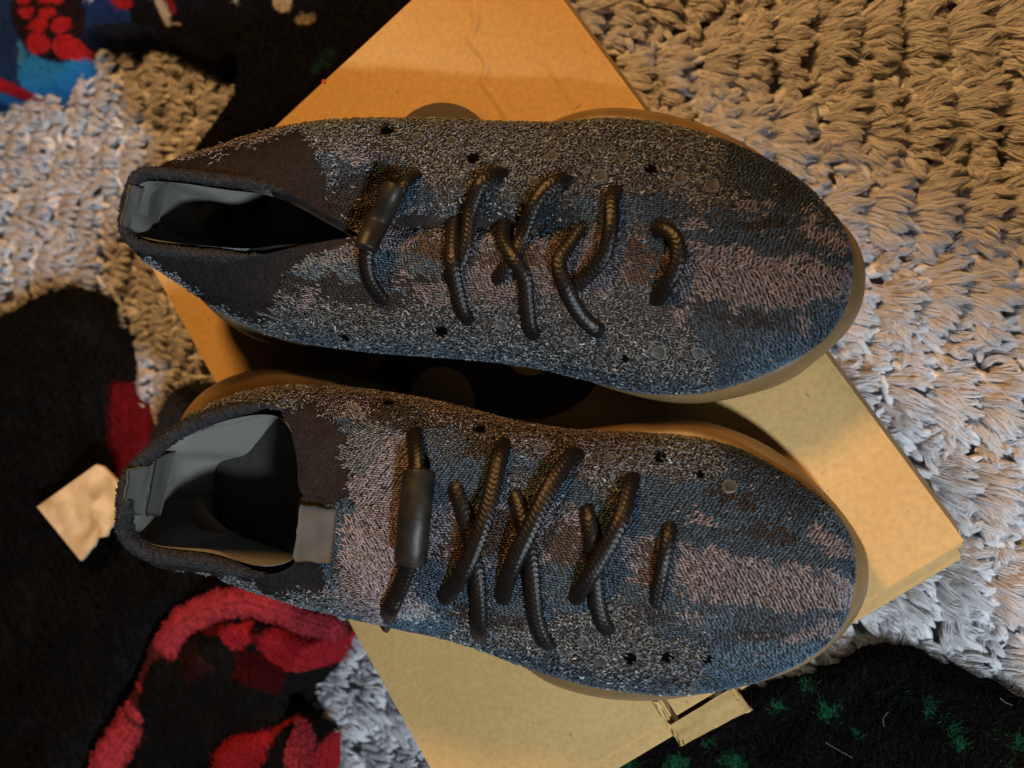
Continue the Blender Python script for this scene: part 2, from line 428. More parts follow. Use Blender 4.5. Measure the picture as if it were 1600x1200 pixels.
# ------------------------------------------------------------------ the shoe box
def prism(name, poly, z0, z1, mat, parent=None, bevel=0.0012):
    import bmesh
    bm = bmesh.new()
    b0 = [bm.verts.new((p[0], p[1], z0)) for p in poly]
    t0 = [bm.verts.new((p[0], p[1], z1)) for p in poly]
    n = len(poly)
    bm.faces.new(t0); bm.faces.new(b0[::-1])
    for i in range(n):
        j = (i + 1) % n
        bm.faces.new((b0[i], b0[j], t0[j], t0[i]))
    bmesh.ops.recalc_face_normals(bm, faces=bm.faces)
    if bevel:
        bmesh.ops.bevel(bm, geom=list(bm.edges), offset=bevel, segments=2, affect='EDGES', clamp_overlap=True)
    me = bpy.data.meshes.new(name); bm.to_mesh(me); bm.free()
    return link(name, me, mat, parent)
def bp(a, b):
    """point in the lid plane: a along the short side, b along the long side (metres)"""
    q = BL[:2] + e1 * a + e2 * b
    return (float(q[0]), float(q[1]))

bc = bp(W1 / 2, W2 / 2)
box = empty('shoe_box', (0, 0, 0))
tag(box, 'closed brown cardboard shoe box with dark printed lid lying on the plush blanket', 'box')
# where the notch sits along the front edge
nu = [boxuv(*un(px, py, 0)[:2])[0] for px, py in ((1030, 1106), (1152, 1078))]
n0, n1 = nu
lip = 0.006
# lid plate (with the notch), four lid walls, tray
nd = 0.030
lid = prism('lid', [bp(0, 0), bp(0, W2), bp(n0, W2), bp(n0 - 0.001, W2 - nd), bp(n1, W2 - nd), bp(n1, W2), bp(W1, W2), bp(W1, 0)], ZL - 0.0035, ZL, M_KRAFT, box, 0.0012)
wt = 0.0025
for nm, pl in (('lid_wall', [bp(0, 0.003), bp(0, W2 - 0.003), bp(wt, W2 - 0.003), bp(wt, 0.003)]),
               ('lid_wall', [bp(W1 - wt, 0.003), bp(W1 - wt, W2 - 0.003), bp(W1, W2 - 0.003), bp(W1, 0.003)]),
               ('lid_wall', [bp(0.003, 0), bp(0.003, wt), bp(W1 - 0.003, wt), bp(W1 - 0.003, 0)])):
    prism(nm, pl, ZL - 0.06, ZL - 0.004, M_KRAFT, box, 0.0006)
# tray below; its front lip stands proud of the lid
prism('tray_lip', [bp(0.002, W2 - 0.02), bp(0.002, W2 + lip), bp(n0 + 0.001, W2 + lip), bp(n0 + 0.001, W2 - 0.02)], ZL - 0.012, ZL - 0.0042, M_KRAFT, box, 0.001)
prism('tray_lip', [bp(n1 - 0.001, W2 - 0.02), bp(n1 - 0.001, W2 + lip * 0.7), bp(W1 - 0.004, W2 + lip * 0.7), bp(W1 - 0.004, W2 - 0.02)], ZL - 0.012, ZL - 0.0042, M_KRAFT, box, 0.001)
prism('tray', [bp(0.005, 0.005), bp(0.005, W2 + lip * 0.4), bp(W1 - 0.005, W2 + lip * 0.4), bp(W1 - 0.005, 0.005)], -0.002, ZL - 0.03, M_KRAFT, box, 0.001)

# torn flap folded out of the notch
def plate(name, pts, th, mat, parent, n=8, wob=0.0006, seed=1):
    """bent card plate from 4 world corners, slightly warped, rounded rough rim"""
    a, b, c, d = [np.array(p) for p in pts]
    s = np.linspace(0, 1, n)[:, None, None]; t = np.linspace(0, 1, n)[None, :, None]
    P = (a * (1 - s) + b * s) * (1 - t) + (d * (1 - s) + c * s) * t
    nrm = np.cross(b - a, d - a); nrm /= np.linalg.norm(nrm)
    if nrm[2] < 0: nrm = -nrm
    ww = wob * vnoise(np.linspace(0, 3, n)[:, None] + np.zeros((1, n)), np.linspace(0, 3, n)[None, :] + np.zeros((n, 1)), seed)
    P = P + nrm * ww[..., None]
    jit = vnoise(np.linspace(0, 9, n)[:, None] + np.zeros((1, n)), np.linspace(0, 9, n)[None, :] + np.zeros((n, 1)), seed + 5)
    edge = np.zeros((n, n)); edge[0] = edge[-1] = 1; edge[:, 0] = edge[:, -1] = 1
    P[..., 0] += 0.0005 * jit * edge; P[..., 1] += 0.0005 * jit * edge
    top = (P + nrm * th / 2).reshape(-1, 3); bot = (P - nrm * th / 2).reshape(-1, 3)
    q1 = grid_faces(n, n); q2 = grid_faces(n, n, n * n, flip=True)
    ring = [i * n for i in range(n)] + [(n - 1) * n + j for j in range(1, n)] + [i * n + n - 1 for i in range(n - 2, -1, -1)] + [j for j in range(n - 2, 0, -1)]
    ring = np.array(ring); r2 = np.roll(ring, -1)
    q3 = np.stack([ring, r2, r2 + n * n, ring + n * n], -1)
    o = link(name, mesh_np(name, np.concatenate([top, bot]), [q1, q2, q3], smooth=(mat is not M_KRAFT)), mat, parent)
    return o
z = -0.002
plate('flap', [un(1050, 1131, z - .001), un(1140, 1077, z - .001), un(1167, 1112, z), un(1068, 1164, z)], 0.0022, M_KRAFT, box, 14, 0.0003, 2)
plate('flap_end', [un(1046, 1134, z - .0015), un(1052, 1129, z - .003), un(1069, 1163, z + .0012), un(1063, 1166, z)], 0.0024, M_KRAFT, box, 8, 0.0006, 4)
plate('flap_end', [un(1141, 1077, z - .0005), un(1150, 1083, z - .006), un(1172, 1112, z - .003), un(1166, 1112, z + .001)], 0.0022, M_KRAFT, box, 8, 0.0008, 6)
plate('notch_edge', [un(1022, 1096, 0.0006), un(1028, 1096, 0.0), un(1048, 1139, -.004), un(1042, 1138, -.001)], 0.0016, M_KRAFT, box, 8, 0.0003, 7)
# raised border line near the front edge of the lid
def ridge(name, pts, w, h, mat, parent, step=0.0015, seed=0):
    P = resample(crom(np.array(pts), 12), step)
    T = np.gradient(P, axis=0); T /= np.linalg.norm(T, axis=1, keepdims=True)
    S = np.stack([-T[:, 1], T[:, 0], 0 * T[:, 0]], -1)
    n = len(P); fade = np.clip(np.minimum(np.arange(n), n - 1 - np.arange(n)) / 5, 0, 1)
    hh = h * fade * (0.75 + 0.35 * vnoise(np.arange(n) * 0.25, np.zeros(n), seed))
    prof = [(-1, -0.1), (-0.5, 0.5), (0, 1.0), (0.25, 0.55), (0.6, -0.1)]
    V = np.stack([P + S * (w * a) + np.array([0, 0, 1]) * (hh * b)[:, None] for a, b in prof], 1)
    return link(name, mesh_np(name, V.reshape(-1, 3), grid_faces(n, len(prof))), mat, parent)
lz = 0.0002
wpt = lambda px, py: un(px, py, lz)
ridge('crease', [wpt(738, -10), wpt(745, 35), wpt(735, 60), wpt(750, 78), wpt(762, 100), wpt(757, 128), wpt(775, 152), wpt(800, 195), wpt(815, 230)], 0.0028, 0.0010, M_KRAFT, box, seed=3)
ridge('crease', [wpt(850, 85), wpt(872, 118), wpt(905, 165)], 0.003, 0.0005, M_KRAFT, box, seed=5)
def flat_poly(name, pts, z, mat, parent, sm=6):
    P = crom(np.array(pts), sm, True) if sm > 1 else np.array(pts)
    V = np.array([un(p[0], p[1], z) for p in P])
    me = bpy.data.meshes.new(name); me.from_pydata(V.tolist(), [], [list(range(len(V)))][::1]); me.update()
    if me.polygons[0].normal.z < 0: me.flip_normals()
    return link(name, me, mat, parent)
def ell(cx, cy, a, b, n=40, r=0):
    return [(cx + a * math.cos(t) * math.cos(r) - b * math.sin(t) * math.sin(r), cy + a * math.cos(t) * math.sin(r) + b * math.sin(t) * math.cos(r)) for t in np.linspace(0, 2 * math.pi, n, endpoint=False)]
PR = empty('lid_print'); PR.parent = lid
flat_poly('printed_disc', ell(691, 254, 88, 94), 0.00025, M_INK, lid, 1)
flat_poly('printed_shape', [(608, 480), (606, 545), (584, 586), (575, 640), (640, 700), (780, 690), (800, 662), (800, 652), (845, 655), (885, 642), (915, 622), (935, 596), (960, 560), (930, 480)], 0.00025, M_INK, lid, 1)
flat_poly('printed_counter', ell(690, 628, 51, 55), 0.0005, M_KRAFT, lid, 1)
flat_poly('printed_counter', ell(828, 545, 40, 42), 0.0005, M_KRAFT, lid, 1)
bpy.data.objects.remove(PR)
flat_poly('red_ink_dot', ell(506, 127, 3.5, 3, 12), 0.0003, mat_plain('red_ink', (0.5, 0.04, 0.02), 0.6), lid, 1)

# ------------------------------------------------------------------ sneakers
C_BLUE = np.array([0.050, 0.092, 0.140]); C_MAUVE = np.array([0.265, 0.225, 0.245]); C_DARK = np.array([0.022, 0.018, 0.018])
C_GREY = np.array([0.200, 0.222, 0.240]); C_RUST = np.array([0.105, 0.060, 0.042]); C_BROWN = np.array([0.020, 0.0145, 0.014])

def pt(p):
    """('p',px,py,z cm) picture point at height, or ('w',x,y,z cm) world"""
    if p[0] == 'w': return np.array([p[1] / 100, p[2] / 100, ZL + p[3] / 100])
    return un(p[1], p[2], p[3] / 100)

def build_shoe(spec):
    root = empty('sneaker', (0, 0, 0))
    tag(root, spec['label'], 'sneaker', 'pair of knit sneakers')
    NS, RU, RD = 12, 40, 7
    sides = []
    Vall, Fall = [], []; off = 0
    rims = []
    for sd in ('U', 'L'):
        cols = spec[sd]
        M = crom(np.array([pt(c[0]) for c in cols]), NS)
        S = crom(np.array([pt(c[1]) for c in cols]), NS)
        cc = crom(np.array([[c[2]] for c in cols]), NS)[:, 0]
        n = len(M)
        rims.append((S, cc))
        heel = np.array(spec['heel']) / 100; toe = np.array(spec['toe']) / 100
        ax = toe - heel; AL = np.linalg.norm(ax); ax /= AL
        tt = np.clip((M[:, :2] - heel) @ ax, 0.035, AL - 0.05)
        A = heel + tt[:, None] * ax
        inn = A - M[:, :2]; inn /= np.linalg.norm(inn, axis=1, keepdims=True)
        a = np.linspace(0, 1, RU)
        P = np.empty((n, RD + RU, 3))
        for r in range(RD):
            f = 1 - r / RD
            P[:, r, :2] = M[:, :2] + inn * (0.004 * f * f)
            P[:, r, 2] = M[:, 2] * (1 - f) + (ZL + 0.018) * f
        ang = a * math.pi / 2
        E = np.empty((n, RU, 3))
        E[..., :2] = S[:, None, :2] + (M - S)[:, None, :2] * np.cos(ang)[None, :, None]
        E[..., 2] = M[:, None, 2] + (S - M)[:, None, 2] * (np.sin(ang) ** 0.95)[None, :]
        Ln = M[:, None] + (S - M)[:, None] * a[None, :, None]
        Ln[..., :2] -= inn[:, None] * (0.0025 * np.sin(math.pi * a))[None, :, None]
        P[:, RD:] = E * (1 - cc)[:, None, None] + Ln * cc[:, None, None]
        # gentle dents and waves of soft knit
        X, Y = P[..., 0], P[..., 1]
        P[..., 2] += 0.0016 * vnoise(X * 55, Y * 55, 11) * np.clip((P[..., 2] - ZL - 0.03) / 0.02, 0, 1) * (1 - cc)[:, None]
        for (lx, ly, rad, dep) in spec.get('dents', []):
            q = un(lx, ly, 0.065)
            dd = np.hypot(X - q[0], Y - q[1]) / rad
            P[..., 2] += dep * np.exp(-dd * dd)
        sides.append((P, cc, S))
        q = grid_faces(n, RD + RU, off, flip=(sd == 'L'))
        Vall.append(P.reshape(-1, 3)); Fall.append(q); off += n * (RD + RU)
    V = np.concatenate(Vall); Fq = np.concatenate(Fall)
    upper = link('upper', mesh_np('upper', V, Fq), M_BASEKNIT, root)
    bvh = BVHTree.FromPolygons([tuple(v) for v in V], [tuple(f) for f in Fq])
    camp = Vector((0, 0, CAMZ))
    def hit(px, py):
        q = un(px, py, 0.0); d = (Vector(q) - camp).normalized()
        h = bvh.ray_cast(camp, d)
        if h[0] is None:
            q = un(px, py, 0.04); return np.array(q), np.array([0, 0, 1.0])
        nn = np.array(h[1]);
        if nn @ np.array(-d) < 0: nn = -nn
        return np.array(h[0]), nn

    # ---- midsole
    O = resample(crom(np.array(spec['sole']) / 100, 10, True), 0.003, True)
    T = np.roll(O, -1, 0) - np.roll(O, 1, 0); T /= np.linalg.norm(T, axis=1, keepdims=True)
    area = np.sum(O[:, 0] * np.roll(O[:, 1], -1) - np.roll(O[:, 0], -1) * O[:, 1])
    Nn = np.stack([-T[:, 1], T[:, 0]], -1) * (1 if area > 0 else -1)
    for _ in range(8): Nn = (np.roll(Nn, 1, 0) + Nn + np.roll(Nn, -1, 0)); Nn /= np.linalg.norm(Nn, axis=1, keepdims=True)
    heel = np.array(spec['heel']) / 100; toe = np.array(spec['toe']) / 100
    ax = (toe - heel) / np.linalg.norm(toe - heel)
    th = np.clip(1 - ((O - heel) @ ax) / 0.14, 0, 1)
    prof = [(0.020, 0.0005), (0.011, 0.0004), (0.006, 0.003), (0.003, 0.008), (0.0008, 0.014), (0, 0.019), (0.0008, 0.024), (0.003, 0.0275), (0.006, 0.0292), (0.010, 0.0295), (0.016, 0.026)]
    rings = []
    for ins, zz in prof:
        rings.append(np.concatenate([O + Nn * ins, (ZL + zz * (1 + 0.55 * th * (zz > 0.004)))[:, None]], 1))
    R = np.stack(rings, 1); n = len(O)
    Vm = R.reshape(-1, 3); q = grid_faces(n, len(prof), wrap_u=True, flip=area > 0)
    me = mesh_np('midsole', Vm, q)
    link('midsole', me, M_RUBBER, root)
    # ---- insole
    ins = np.concatenate([O + Nn * 0.014, np.full((n, 1), ZL + 0.031)], 1)
    me = bpy.data.meshes.new('insole'); me.from_pydata(ins.tolist(), [], [list(range(n))]); me.update()
    link('insole', me, M_INSOLE, root)

    # ---- lining inside the collar
    LV, LF, LUV, LN = [], [], [], []; off = 0
    for k, (P, cc, S) in enumerate(sides):
        m = np.where(cc > 0.02)[0]; m = m[m <= spec['collar_end'][k] * NS]
        ext = min(len(S) - 1, m[-1] + 30)
        idx = np.arange(0, ext + 1)
        rows = 22
        Pin = np.empty((len(idx), rows, 3))
        prof_rows = np.linspace(RD + RU - 1, 2, rows)
        for j, r in enumerate(prof_rows):
            r0 = int(r); fr = r - r0
            pp = P[idx, r0] * (1 - fr) + P[idx, min(r0 + 1, RD + RU - 1)] * fr
            tt = np.clip((pp[:, :2] - heel) @ ax, 0.035, 0.25)
            A = heel + tt[:, None] * ax
            iv = A - pp[:, :2]; il = np.linalg.norm(iv, axis=1, keepdims=True) + 1e-6
            w = 0.0035 + 0.003 * math.sin(min(1, j / 5) * math.pi / 2)
            Pin[:, j, :2] = pp[:, :2] + iv / il * np.minimum(w, il * 0.5)
            Pin[:, j, 2] = pp[:, 2] - 0.001 - 0.0025 * np.clip(1 - cc[idx], 0, 1)
        # folds in the padded lining
        ss = idx / NS
        Pin[..., 2] += 0
        fold = 0.0035 * np.sin(ss * 2.3 + k)[:, None] * np.sin(np.linspace(0, 1, rows) * math.pi * 1.6)[None, :] * np.exp(-((ss - 2.6) / 1.6) ** 2)[:, None]
        inn = (heel + 0.1 * ax)[None, :] - Pin[:, 5, :2]; inn /= np.linalg.norm(inn, axis=1, keepdims=True)
        Pin[..., :2] += inn[:, None] * fold[..., None]
        LN.append(len(idx)); LV.append(Pin.reshape(-1, 3)); LF.append(grid_faces(len(idx), rows, off, flip=(k == 0)))
        uu = np.cumsum(np.concatenate([[0], np.linalg.norm(np.diff(S[idx], axis=0), axis=1)]))
        LUV.append(np.stack(np.broadcast_arrays(uu[:, None] * (1 if k == 0 else -1), np.linspace(0, 0.07, rows)[None, :]), -1).reshape(-1, 2))
        off += len(idx) * rows
    lmi = np.concatenate([np.repeat((np.arange(nn_ - 1) > spec['lining_to'] * NS).astype(int), 21) for nn_ in LN])
    lining = link('lining', mesh_np('lining', np.concatenate(LV), LF, uv=np.concatenate(LUV), matidx=lmi), [M_LINING, M_BASEKNIT], root)

    # ---- collar binding: knitted roll along the rim
    eU, eL = spec['bind_end']
    rimU = rims[0][0][:int(eU * NS) + 1]; rimL = rims[1][0][:int(eL * NS) + 1]
    rim = np.concatenate([rimL[::-1], rimU[1:]])
    rim = resample(rim, 0.0008)
    n = len(rim)
    Tn = np.gradient(rim, axis=0); Tn /= np.linalg.norm(Tn, axis=1, keepdims=True)
    Sx = np.stack([-Tn[:, 1], Tn[:, 0], 0 * Tn[:, 0]], -1); Sx /= np.linalg.norm(Sx, axis=1, keepdims=True); Ux = np.cross(Tn, Sx)
    seg = 14; tv = np.zeros((n, seg, 3))
    fade = np.clip(np.minimum(np.arange(n), n - 1 - np.arange(n)) / 20, 0.25, 1)
    for j in range(seg):
        t_ = 2 * math.pi * j / seg
        rr = fade * spec.get('bind_r', 0.0034) * (1 + 0.10 * np.sin(np.arange(n) * 1.9 + (j % 2) * 3.1) + 0.12 * vnoise(np.arange(n) * 0.07, np.full(n, j * 0.6), 21))
        tv[:, j] = rim + Sx * (rr * math.cos(t_))[:, None] * 0.9 + Ux * (rr * 1.15 * math.sin(t_))[:, None] - np.array([0, 0, 0.001])
    bcol = np.tile(np.array([0.018, 0.018, 0.020]), (n * seg, 1)) * rng.uniform(0.5, 1.5, (n * seg, 1))
    link('collar_binding', mesh_np('collar_binding', tv.reshape(-1, 3), grid_faces(n, seg, wrap_v=True), bcol), M_BIND, root)
    bind_o = bpy.data.objects[[o.name for o in root.children if o.name.startswith('collar_binding')][0]]
    m_ = 9000; pk = rng.integers(0, n * seg, m_); p0 = tv.reshape(-1, 3)[pk]; outv = p0 - np.repeat(rim, seg, 0)[pk]; outv /= np.linalg.norm(outv, axis=1, keepdims=True) + 1e-9
    d0 = outv * 0.55 + Tn[pk // seg] * rng.choice([-1, 1], (m_, 1)) * 0.7 + rng.normal(0, 0.35, (m_, 3)); d0 /= np.linalg.norm(d0, axis=1, keepdims=True)
    t_ = np.linspace(0, 1, 3)[None, :, None]; Lb = rng.uniform(0.0008, 0.0020, (m_, 1, 1))
    Cb = p0[:, None] - outv[:, None] * 0.0003 + d0[:, None] * Lb * t_ - outv[:, None] * 0.0007 * t_ ** 2
    bf = link('binding_yarn', strand_mesh('binding_yarn', Cb, rng.uniform(0.00014, 0.00026, m_), np.array([0.022, 0.022, 0.024]) * rng.uniform(0.4, 2.0, (m_, 1))), M_BIND, bind_o); bf['kind'] = 'stuff'

    # ---- knit stitches: every visible loop of yarn on the upper
    tmpl = []
    rings = [(-0.5, 0.0), (-0.30, 0.75), (0.0, 1.0), (0.30, 0.75), (0.5, 0.0)]
    # ring verts: 3 around, tips single
    tv = [(-0.5, 0, 0)]
    for s_, r_ in ((-0.27, 0.85), (0.27, 0.85)):
        for a_ in range(3):
            t_ = math.pi / 2 + a_ * 2 * math.pi / 3
            tv.append((s_, r_ * math.cos(t_), r_ * math.sin(t_)))
    tv.append((0.5, 0, 0)); tv = np.array(tv)
    tq, tt3 = [], []
    for a_ in range(3):
        b_ = (a_ + 1) % 3
        tt3.append((0, 1 + b_, 1 + a_)); tq.append((1 + a_, 1 + b_, 4 + b_, 4 + a_)); tt3.append((4 + a_, 4 + b_, 7))
    tq = np.array(tq); tt3 = np.array(tt3)
    pos, fr_u, fr_v, fr_n = [], [], [], []
    for k, (P, cc, S) in enumerate(sides):
        n, R_, _ = P.shape
        du = np.gradient(P, axis=0); dv = np.gradient(P, axis=1)
        lu = np.linalg.norm(du, axis=2); lv = np.linalg.norm(dv, axis=2)
        nn = np.cross(du, dv); nl = np.linalg.norm(nn, axis=2, keepdims=True); nn = nn / (nl + 1e-12)
        if k == 0: nn = -nn
        # courses: walk along v at constant spacing, wales along u at constant spacing
        cv = np.concatenate([np.zeros((n, 1)), np.cumsum(0.5 * (lv[:, 1:] + lv[:, :-1]), axis=1)], 1)
        sv = 0.00102
        maxrow = int(cv[:, -1].max() / sv)
        for row in range(maxrow):
            # measured from the spine downwards so that courses run parallel to the toe seam
            tgt = cv[:, -1] - (row + 0.5) * sv
            ok = tgt > 0.0
            if ok.sum() < 3: continue
            r0 = np.empty(n)
            for i in range(n): r0[i] = np.interp(tgt[i], cv[i], np.arange(R_))
            i0 = np.floor(r0).astype(int); i0 = np.minimum(i0, R_ - 2); f = (r0 - i0)[:, None]
            ar = np.arange(n)
            line = P[ar, i0] * (1 - f) + P[ar, i0 + 1] * f
            nr = nn[ar, i0]
            dl = np.concatenate([[0], np.cumsum(np.linalg.norm(np.diff(line, axis=0), axis=1))])
            m = int(dl[-1] / 0.00152)
            s = (np.arange(m) + 0.5 * (row % 2) + rng.uniform(-0.25, 0.25, m)) * 0.00152
            ii = np.interp(s, dl, ar)
            keep = ok[np.clip(np.round(ii).astype(int), 0, n - 1)]
            ii = ii[keep]
            j0 = np.minimum(np.floor(ii).astype(int), n - 2); g = (ii - j0)[:, None]
            p = line[j0] * (1 - g) + line[j0 + 1] * g
            tu = line[j0 + 1] - line[j0]; tu /= np.linalg.norm(tu, axis=1, keepdims=True) + 1e-12
            nv = nr[j0] * (1 - g) + nr[j0 + 1] * g; nv /= np.linalg.norm(nv, axis=1, keepdims=True) + 1e-12
            pos.append(p); fr_u.append(tu); fr_n.append(nv); fr_v.append(np.full(len(p), 1.0 if k == 0 else -1.0))
    pos = np.concatenate(pos); tu = np.concatenate(fr_u); nv = np.concatenate(fr_n); sg = np.concatenate(fr_v)
    px, py = proj(pos)
    # keep what can be seen from around the camera: facing up or outwards, not the hidden underside
    keep = (pos[:, 2] > ZL + 0.019)
    holes = np.array([(h[0], h[1], h[2]) for h in spec['holes']])
    wob = 9 * vnoise(px / 26, py / 18, 31) + 6 * vnoise(px / 9, py / 7, 32)
    wob2 = 9 * vnoise(px / 26, py / 18, 33) + 6 * vnoise(px / 9, py / 7, 34)
    qx, qy = px + wob * 1.2 + rng.normal(0, 5.5, len(px)), py + wob2 + rng.normal(0, 3.6, len(px))
    col = np.tile(C_GREY, (len(pos), 1)); zone = np.zeros(len(pos), int)     # 0 boucle, 1 flat knit, 2 fine rib (no stitches)
    for (shape, args, c, zn) in spec['paint']:
        if shape == 'e':
            cx, cy, a_, b_, rot = args
            r_ = math.radians(rot); dx, dy = qx - cx, qy - cy
            X = (dx * math.cos(r_) + dy * math.sin(r_)) / a_; Y = (-dx * math.sin(r_) + dy * math.cos(r_)) / b_
            m = X * X + Y * Y < 1
        else:
            m = in_poly(qx, qy, args)
        if c is not None: col[m] = c
        if zn is not None: zone[m] = zn
    # stray yarns of the neighbouring colour
    sw = rng.random(len(pos)); pool = np.stack([C_BLUE, C_MAUVE, C_DARK, C_GREY])
    m = (sw < 0.045) & (zone < 2); col[m] = pool[rng.integers(0, 4, m.sum())]
    m = (zone == 0) & (rng.random(len(pos)) < 0.05); col[m] = np.array([0.55, 0.60, 0.64])  # pale monofilament stitches, their colour paints in glints on the boucle
    m = (zone == 0) & (rng.random(len(pos)) < 0.25); col[m] = col[m] * 0.5
    hole = np.zeros(len(pos), bool)
    for hx, hy, hr in holes:
        hole |= np.hypot(px - hx, (py - hy) * 1.15) < hr * 1.0
    keep &= ~hole
    idx = np.where(keep)[0]
    extra = idx[zone[idx] == 0][::2]; idx = np.concatenate([idx, extra])
    pos, tu, nv, sg, col, zone = pos[idx], tu[idx], nv[idx], sg[idx], col[idx], zone[idx]
    N = len(pos); NE = len(extra)
    pos = pos.copy(); pos[N - NE:] += tu[N - NE:] * rng.normal(0, 0.0012, (NE, 1)) + np.cross(nv, tu)[N - NE:] * rng.normal(0, 0.0009, (NE, 1))
    side = np.cross(nv, tu)
    dirx = (px[idx] - spec['chev'][0]) / 200
    chev = np.where(zone == 1, sg * (0.35 + 0.35 * np.clip(dirx, 0, 1)), 0) + rng.normal(0, 1, N) * np.where(zone == 0, 0.75, np.where(zone == 1, 0.30, 0.08))
    ca, sa = np.cos(chev)[:, None], np.sin(chev)[:, None]
    du_ = tu * ca + side * sa; dv_ = np.cross(nv, du_)
    L = np.where(zone == 0, rng.uniform(0.0014, 0.0025, N), np.where(zone == 1, rng.uniform(0.0018, 0.0025, N), 0.0016))
    Wd = np.where(zone == 0, rng.uniform(0.00022, 0.00040, N), np.where(zone == 1, rng.uniform(0.00042, 0.00054, N), 0.00034))
    lift = np.where(zone == 0, rng.uniform(0.0001, 0.0008, N), np.where(zone == 1, rng.uniform(0.0001, 0.0005, N), 0.00005))
    bow = np.where(zone == 0, rng.uniform(0.0001, 0.0006, N), 0.0002)
    tilt = np.where(zone == 2, 0.0, rng.normal(0, 0.16, N))
    t = tv[None]
    along = t[..., 0] * L[:, None]; acr = t[..., 1] * Wd[:, None]; hgt = t[..., 2] * Wd[:, None] * 0.9
    hgt = hgt + bow[:, None] * (1 - 4 * t[..., 0] ** 2) + lift[:, None] + t[..., 0] * (tilt * L)[:, None] - 0.0001
    VV = pos[:, None] + du_[:, None] * along[..., None] + dv_[:, None] * acr[..., None] + nv[:, None] * hgt[..., None]
    K = len(tv); base = (np.arange(N) * K)[:, None, None]
    Q = (tq[None] + base).reshape(-1, 4); T3 = (tt3[None] + base).reshape(-1, 3)
    cv_ = np.repeat(np.where(zone == 1, 0.68, 0.52)[:, None] * col * rng.uniform(0.5, 1.45, (N, 1)), K, axis=0)
    st = link('knit_stitches', mesh_np('knit_stitches', VV.reshape(-1, 3), [Q, T3], cv_, matidx=np.concatenate([np.repeat(zone, len(tq)), np.repeat(zone, len(tt3))])), [M_BOUCLE, M_STITCH, M_RIB], upper)
    st['kind'] = 'stuff'
    print('stitches', N)

    # ---- perforations
    for hx, hy, hr, dark in spec['holes']:
        p, nn = hit(hx, hy)
        r = hr * (0.00031 if dark else 0.00022)
        up = np.array([1.0, 0, 0]); a_ = np.cross(nn, up); a_ /= np.linalg.norm(a_); b_ = np.cross(a_, nn)
        n = 20; vs = []
        prof = [(0.0, 0.0003 if dark else 0.0002), (0.78, 0.0004), (0.86, 0.0005), (1.0, 0.0006), (1.12, 0.0)]
        for i in range(n):
            t_ = 2 * math.pi * i / n; d = a_ * math.cos(t_) + b_ * math.sin(t_)
            for rr, hh in prof: vs.append(p + d * r * rr * (1 + 0.08 * math.sin(3 * t_ + hx)) + nn * hh)
        q = grid_faces(n, len(prof), wrap_u=True)
        mi = np.tile(np.array([0, 0, 1, 1]), n)
        link('perforation', mesh_np('perforation', np.array(vs), q, matidx=mi), [M_HOLE if dark else M_FILM, M_BASEKNIT if dark else M_STITCHRING], upper)

    # ---- laces
    def tube(name, C, rw, rh, mat, parent, nrm, seg=22, braid=True, step=0.00035):
        dd_ = np.concatenate([[0], np.cumsum(np.linalg.norm(np.diff(C, axis=0), axis=1))])
        ss_ = np.arange(0, dd_[-1], step)
        nrm = np.stack([np.interp(ss_, dd_, nrm[:, q_]) for q_ in range(3)], -1); C = np.stack([np.interp(ss_, dd_, C[:, q_]) for q_ in range(3)], -1)
        for _ in range(12): C[1:-1] = (C[:-2] + 2 * C[1:-1] + C[2:]) / 4
        Tn = np.gradient(C, axis=0); Tn /= np.linalg.norm(Tn, axis=1, keepdims=True) + 1e-12
        nrm = nrm - Tn * np.sum(nrm * Tn, axis=1, keepdims=True); nrm /= np.linalg.norm(nrm, axis=1, keepdims=True)
        S = np.cross(Tn, nrm); n = len(C); s = np.arange(n) * step
        V = np.empty((n + 2, seg, 3)); V_ = []
        ends = np.clip(np.minimum(s, s[-1] - s) / (rw * (0.8 if braid else 0.22)), 0, 1); ends = np.sqrt(1 - (1 - ends) ** 2) * 0.9 + 0.1
        for j in range(seg):
            t_ = 2 * math.pi * j / seg
            if braid:
                cw = seg // 10; ci = j // cw; lf = (j % cw + 0.5) / cw
                sl = 1 if ci % 2 else -1
                st_ = 0.5 + 0.5 * np.sin(2 * math.pi * (s / 0.0020 + sl * lf * 0.8 + (ci % 2) * 0.5) + 0.5 * vnoise(s * 300, np.full(n, ci * 1.7), 77))
                amp = 0.90 + 0.15 * math.sin(math.pi * lf) ** 0.5 * st_ + 0.02 * vnoise(s * 120, np.full(n, j * 0.3), 78)
            else: amp = np.ones(n)
            V[1:-1, j] = C + S * (rw * ends * amp * math.cos(t_))[:, None] + nrm * (rh * ends * amp * math.sin(t_))[:, None]
        V[0] = C[0]; V[-1] = C[-1]
        return link(name, mesh_np(name, V.reshape(-1, 3), grid_faces(n + 2, seg, wrap_v=True)), mat, parent)
    for ln in spec['laces']:
        pts, nrms = [], []
        for (x, y, lift) in ln['pts']:
            p, nn = hit(x, y)
            nn = nn * 0.5 + np.array([0, 0, 0.5]); nn /= np.linalg.norm(nn)
            pts.append(p + nn * (lift / 1000)); nrms.append(nn)
        # keep the picture position after lifting: slide back along the view ray
        for i, (x, y, lift) in enumerate(ln['pts']):
            zz = pts[i][2] - ZL; pts[i] = un(x, y, zz)
        C = crom(np.array(pts), 10); Nn_ = crom(np.array(nrms), 10)
        tube(ln.get('name', 'lace'), C, ln.get('w', 3.1) / 1000, ln.get('h', 1.65) / 1000, ln.get('mat', M_LACE), root, Nn_, braid=ln.get('braid', True), seg=40 if ln.get('braid', True) else 32)

    # ---- tapes and labels lying on the collar
    for nm, quad, mat, th in spec['tapes']:
        plate(nm, [pt(('p', *c)) for c in quad], th, mat, root, 12, 0.0006, 9)
    return root

